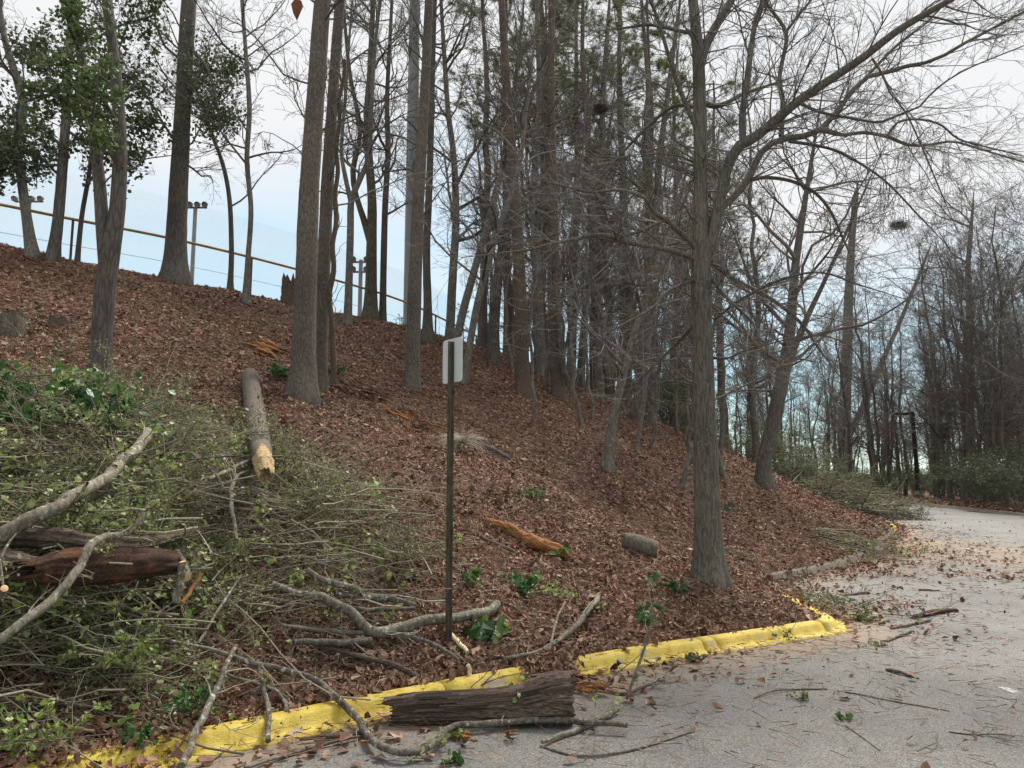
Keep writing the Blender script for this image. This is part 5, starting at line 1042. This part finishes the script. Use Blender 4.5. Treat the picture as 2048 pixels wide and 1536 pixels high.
sprig('few yellow green leaves at the sign foot', 1000, 1270, 70, 10, 'lime', .14, 'laurel_sprig', .3)
sprig('small green seedling left of the sign post by the log', 935, 1160, 50, 30, 'laurel', .08, 'seedling', .3)
sprig('holly like seedling below the oak', 1350, 1186, 46, 34, 'laurel', .09, 'seedling', .5)
sprig('green seedling just above the kerb middle', 1290, 1248, 60, 30, 'laurel', .07, 'seedling', .4)
sprig('tiny plant patch left of the oak base', 1480, 1120, 60, 60, 'canopy', .06, 'weed_patch', .2, .8)
sprig('green weeds on the slope right of the oak', 1460, 1020, 60, 90, 'canopy', .06, 'weed_patch', .2, .8)
sprig('green weeds behind the corner of the kerb', 1640, 1215, 70, 120, 'privet', .05, 'weed_patch', .2, .7)
sprig('greenery strewn on the road at the kerb corner', 1730, 1240, 90, 160, 'privet', .05, 'leafy_debris', .15, .8)
sprig('leafy twig hanging over the kerb near its corner', 1570, 1280, 90, 90, 'privet', .03, 'leafy_twig', .3, .4)
sprig('green weed growing at the kerb crack', 1390, 1325, 36, 60, 'canopy', .035, 'weed', .5)
sprig('small weed sprig standing on the open road', 1598, 1402, 44, 50, 'privet', .028, 'weed', .8)
sprig('fallen green leaf sprig on the road', 1688, 1440, 34, 9, 'laurel', .06, 'leaf_sprig', .1, .9)
sprig('thin greenish debris on the road right of the kerb corner', 1745, 1292, 50, 40, 'privet', .03, 'leafy_debris', .1, .9)
sprig('lime green leaves on the road below the log', 915, 1478, 70, 22, 'lime', .06, 'leaf_sprig', .4)
sprig('bottom edge cluster of round green leaves on the road', 918, 1530, 50, 26, 'laurel', .05, 'leaf_sprig', .2, .6)
sprig('sparse green leaves climbing at the bottom left corner', 60, 1500, 150, 160, 'lime', .045, 'leafy_bough', .9)
sprig('green leaves over the kerb at the bottom left', 280, 1500, 110, 70, 'laurel', .045, 'leafy_bough', .6)
sprig('bright leafy shoots in the lower brush', 250, 1330, 190, 420, 'lime', .035, 'leafy_bough', .5)
sprig('green leaf clump in the lower brush by the kerb', 380, 1420, 140, 200, 'laurel', .04, 'leafy_bough', .5)
sprig('fresh green twig ends in the upper brush', 650, 1000, 150, 420, 'privet', .035, 'leafy_bough', .5)
sprig('small bright leaf cluster above the sawn branch', 590, 1165, 50, 60, 'lime', .035, 'leafy_bough', .8)
sprig('dull green leafy spray left of the sign post', 800, 1120, 150, 420, 'privet', .03, 'leafy_bough', .3)
# dry needle tuft
tb = G(925, 900); o = thing('dry_needle_tuft', 'pale dry tuft of long needles beside the sign post', 'plant', tuple(tb)); k = 160
a_ = rng.uniform(0, 6.28, k); dv = nrm(np.c_[np.cos(a_), np.sin(a_)*.7-.4, rng.uniform(-.1, .8, k)]); pos = np.repeat(tb[None], k, 0)+A(0, -.05, .12)+.03*rng.normal(size=(k, 3))
mb = MB(); P = [pos]
for j in range(4): P.append(P[-1]+dv*rng.uniform(.07, .13, (k, 1))); dv = nrm(dv-A(0, 0, .28))
M['dry'] = island_mat('dry_pale_needles', [(0, (.2, .15, .1)), (.5, (.36, .3, .22)), (1, (.5, .44, .36))]); P = np.stack(P, 1); P[:, :, 2] = np.maximum(P[:, :, 2], zg(P[:, :, 0], P[:, :, 1])+.01); tubes(P, np.full(P.shape[:2], .004)*np.linspace(1, .4, 5), 3, mb); mb.build('needles', M['dry'], o)

# ------------------------------------------------------------------ far brush pile by the road bend and stick heap on the bank
M['rootc'] = island_mat('red_roots', [(0, (.05, .022, .014)), (.5, (.13, .06, .038)), (1, (.22, .12, .08))])
def heap(name, label, spots, n, ln, rr, lm, nl, ls, seed, drift=(0, 0, 0), root=None, wm='brush'):
    rg = np.random.default_rng(seed); o = None; mb = MB(); lp = []
    for (u, v, r_, h_) in spots:
        b0 = G(u, v); o = o or thing(name, label, 'brush pile', tuple(b0))
        p = b0+rg.normal(size=(n, 3))*A(r_, r_, h_)*.5; p[:, 2] = zg(p[:, 0], p[:, 1])+np.abs(rg.normal(0, h_*.55, n)); dv = nrm(rg.normal(size=(n, 3))*A(1, .8, .35)+A(*drift)); q = [p]
        for j in range(5): q.append(q[-1]+dv*ln/5*rg.uniform(.5, 1.2, (n, 1))); dv = nrm(dv+.15*rg.normal(size=dv.shape))
        q = np.stack(q, 1); q[:, :, 2] = np.maximum(q[:, :, 2], zg(q[:, :, 0], q[:, :, 1])+.02); R_ = rg.uniform(.5, 1.2, n)[:, None]*rr*np.linspace(1, .3, 6); tubes(q, R_, 4, mb)
        B, RB = grow(q, R_, 4, .2, 1, (.3, 1), .4, 4, rg, .2, 0, .6, .5, rmin=rr*.3); B[:, :, 2] = np.maximum(B[:, :, 2], zg(B[:, :, 0], B[:, :, 1])+.02); tubes(B, RB, 3, mb); lp.append(B.reshape(-1, 3))
    mb.build('twigs', M[wm], o)
    if lm: lp = np.concatenate(lp); lp = lp[rg.integers(0, len(lp), nl)]+ls*.6*rg.normal(size=(nl, 3)); lp[:, 2] = np.maximum(lp[:, 2], zg(lp[:, 0], lp[:, 1])+.02); leaves(lp, ls*rg.uniform(.6, 1.2, nl), rg, None, .35).build('foliage', M[lm], o, smooth=False)
    if root:
        u, v, r_ = root; b0 = G(u, v)+A(0, -.3, r_*.55); k = 900; p = b0+nrm(rg.normal(size=(k, 3)))*rg.uniform(.2, 1, (k, 1))*r_*A(1.3, 1, .8); dv = nrm(rg.normal(size=(k, 3)))*r_*.5
        tubes(np.stack([p, p+dv*.5, p+dv+A(0, 0, .02)], 1), np.full((k, 3), .016), 3).build('root_clump', M['rootc'], o)
    return o
heap('brush_pile', 'green brush heap with a red root clump at the road bend', [(1640, 992, .9, .45), (1690, 1012, .8, .6), (1740, 1030, .7, .45)], 60, 2.0, .02, 'under', 7000, .06, 5, (.9, -.3, 0), (1640, 972, 1.0))
heap('stick_heap', 'small heap of sticks on the bank right of the oak', [(1640, 1075, .45, .12), (1675, 1095, .4, .1)], 16, 1.6, .014, 'lime', 160, .07, 6, (.8, -.7, -.2))
heap('stick_heap', 'twiggy debris at the kerb corner', [(1640, 1195, .4, .08), (1720, 1222, .4, .06)], 18, .6, .007, 'under', 350, .045, 7)
# sticks on the road
stick('road_stick', 'black tapered stick alone on the open road', [(1772, 1339, 7), (1800, 1347, 8), (1838, 1358, 3)], 'dark', off=.0, sides=8)
stick('road_stick', 'red brown rotten branch on the road at right', [(1828, 1234, 8), (1868, 1226, 12), (1912, 1220, 6)], 'rot', off=.0, rough=.15, twigs=3)
stick('road_stick', 'pale stick below the red brown branch on the road', [(1780, 1256, 5), (1830, 1252, 6), (1862, 1240, 5)], 'lichen', off=.0, sides=7)
stick('road_stick', 'grey bent stick right of the kerb corner', [(1768, 1284, 4), (1798, 1276, 5), (1822, 1262, 5)], 'birch', off=.0, sides=7)
stick('road_stick', 'dark stick across the road behind the kerb corner', [(1680, 1190, 4), (1720, 1188, 6), (1738, 1186, 5)], 'oldbark', off=.0, sides=7, twigs=2)
stick('road_stick', 'straight brown stick on the road near the right edge', [(1838, 1180, 4), (1878, 1181, 4)], 'oldbark', off=.0, sides=6)
stick('road_stick', 'long thin twig in the middle of the road', [(1690, 1384, 3), (1760, 1398, 3), (1830, 1412, 3), (1900, 1424, 2)], 'grey', off=.0, sides=6, twigs=4)
stick('road_stick', 'forked thin twig at the lower right of the road', [(1898, 1464, 3), (1940, 1474, 3), (1990, 1468, 3), (2030, 1476, 2)], 'dark', off=.0, sides=6, twigs=5)
stick('road_stick', 'thin twig left of the road weed', [(1508, 1400, 3), (1550, 1382, 3), (1600, 1384, 3), (1655, 1378, 3)], 'oldbark', off=.0, sides=6, twigs=4)
stick('road_stick', 'thin slanting twig at the bottom of the road', [(1690, 1452, 2), (1725, 1478, 2), (1760, 1502, 2)], 'dark', off=.0, sides=6)
# one red leaf hanging into the top of the view on its twig
hl = at(592, 12, 3.2); o = thing('hanging_leaf', 'dark red brown dead leaf hanging at the top left', 'leaf', tuple(hl))
tubes(np.array([[at(600, -60, 3.25), at(598, -25, 3.22), at(594, -4, 3.2)]]), np.array([[.003, .002, .0012]]), 5).build('stalk', M['twigd'], o)
v = np.array([at(592, -6, 3.2), at(582, 8, 3.19), at(586, 26, 3.21), at(594, 42, 3.2), at(600, 26, 3.18), at(606, 14, 3.2), at(612, 24, 3.22), at(603, 2, 3.2)])
M['redleaf'] = plain('red_brown_leaf', (.16, .05, .03), .7, .3, .3, 40); mb = MB().add(v, np.array([[0, 1, 2, 3, 4, 5, 6, 7]])); mb.build('blade', M['redleaf'], o, smooth=False)
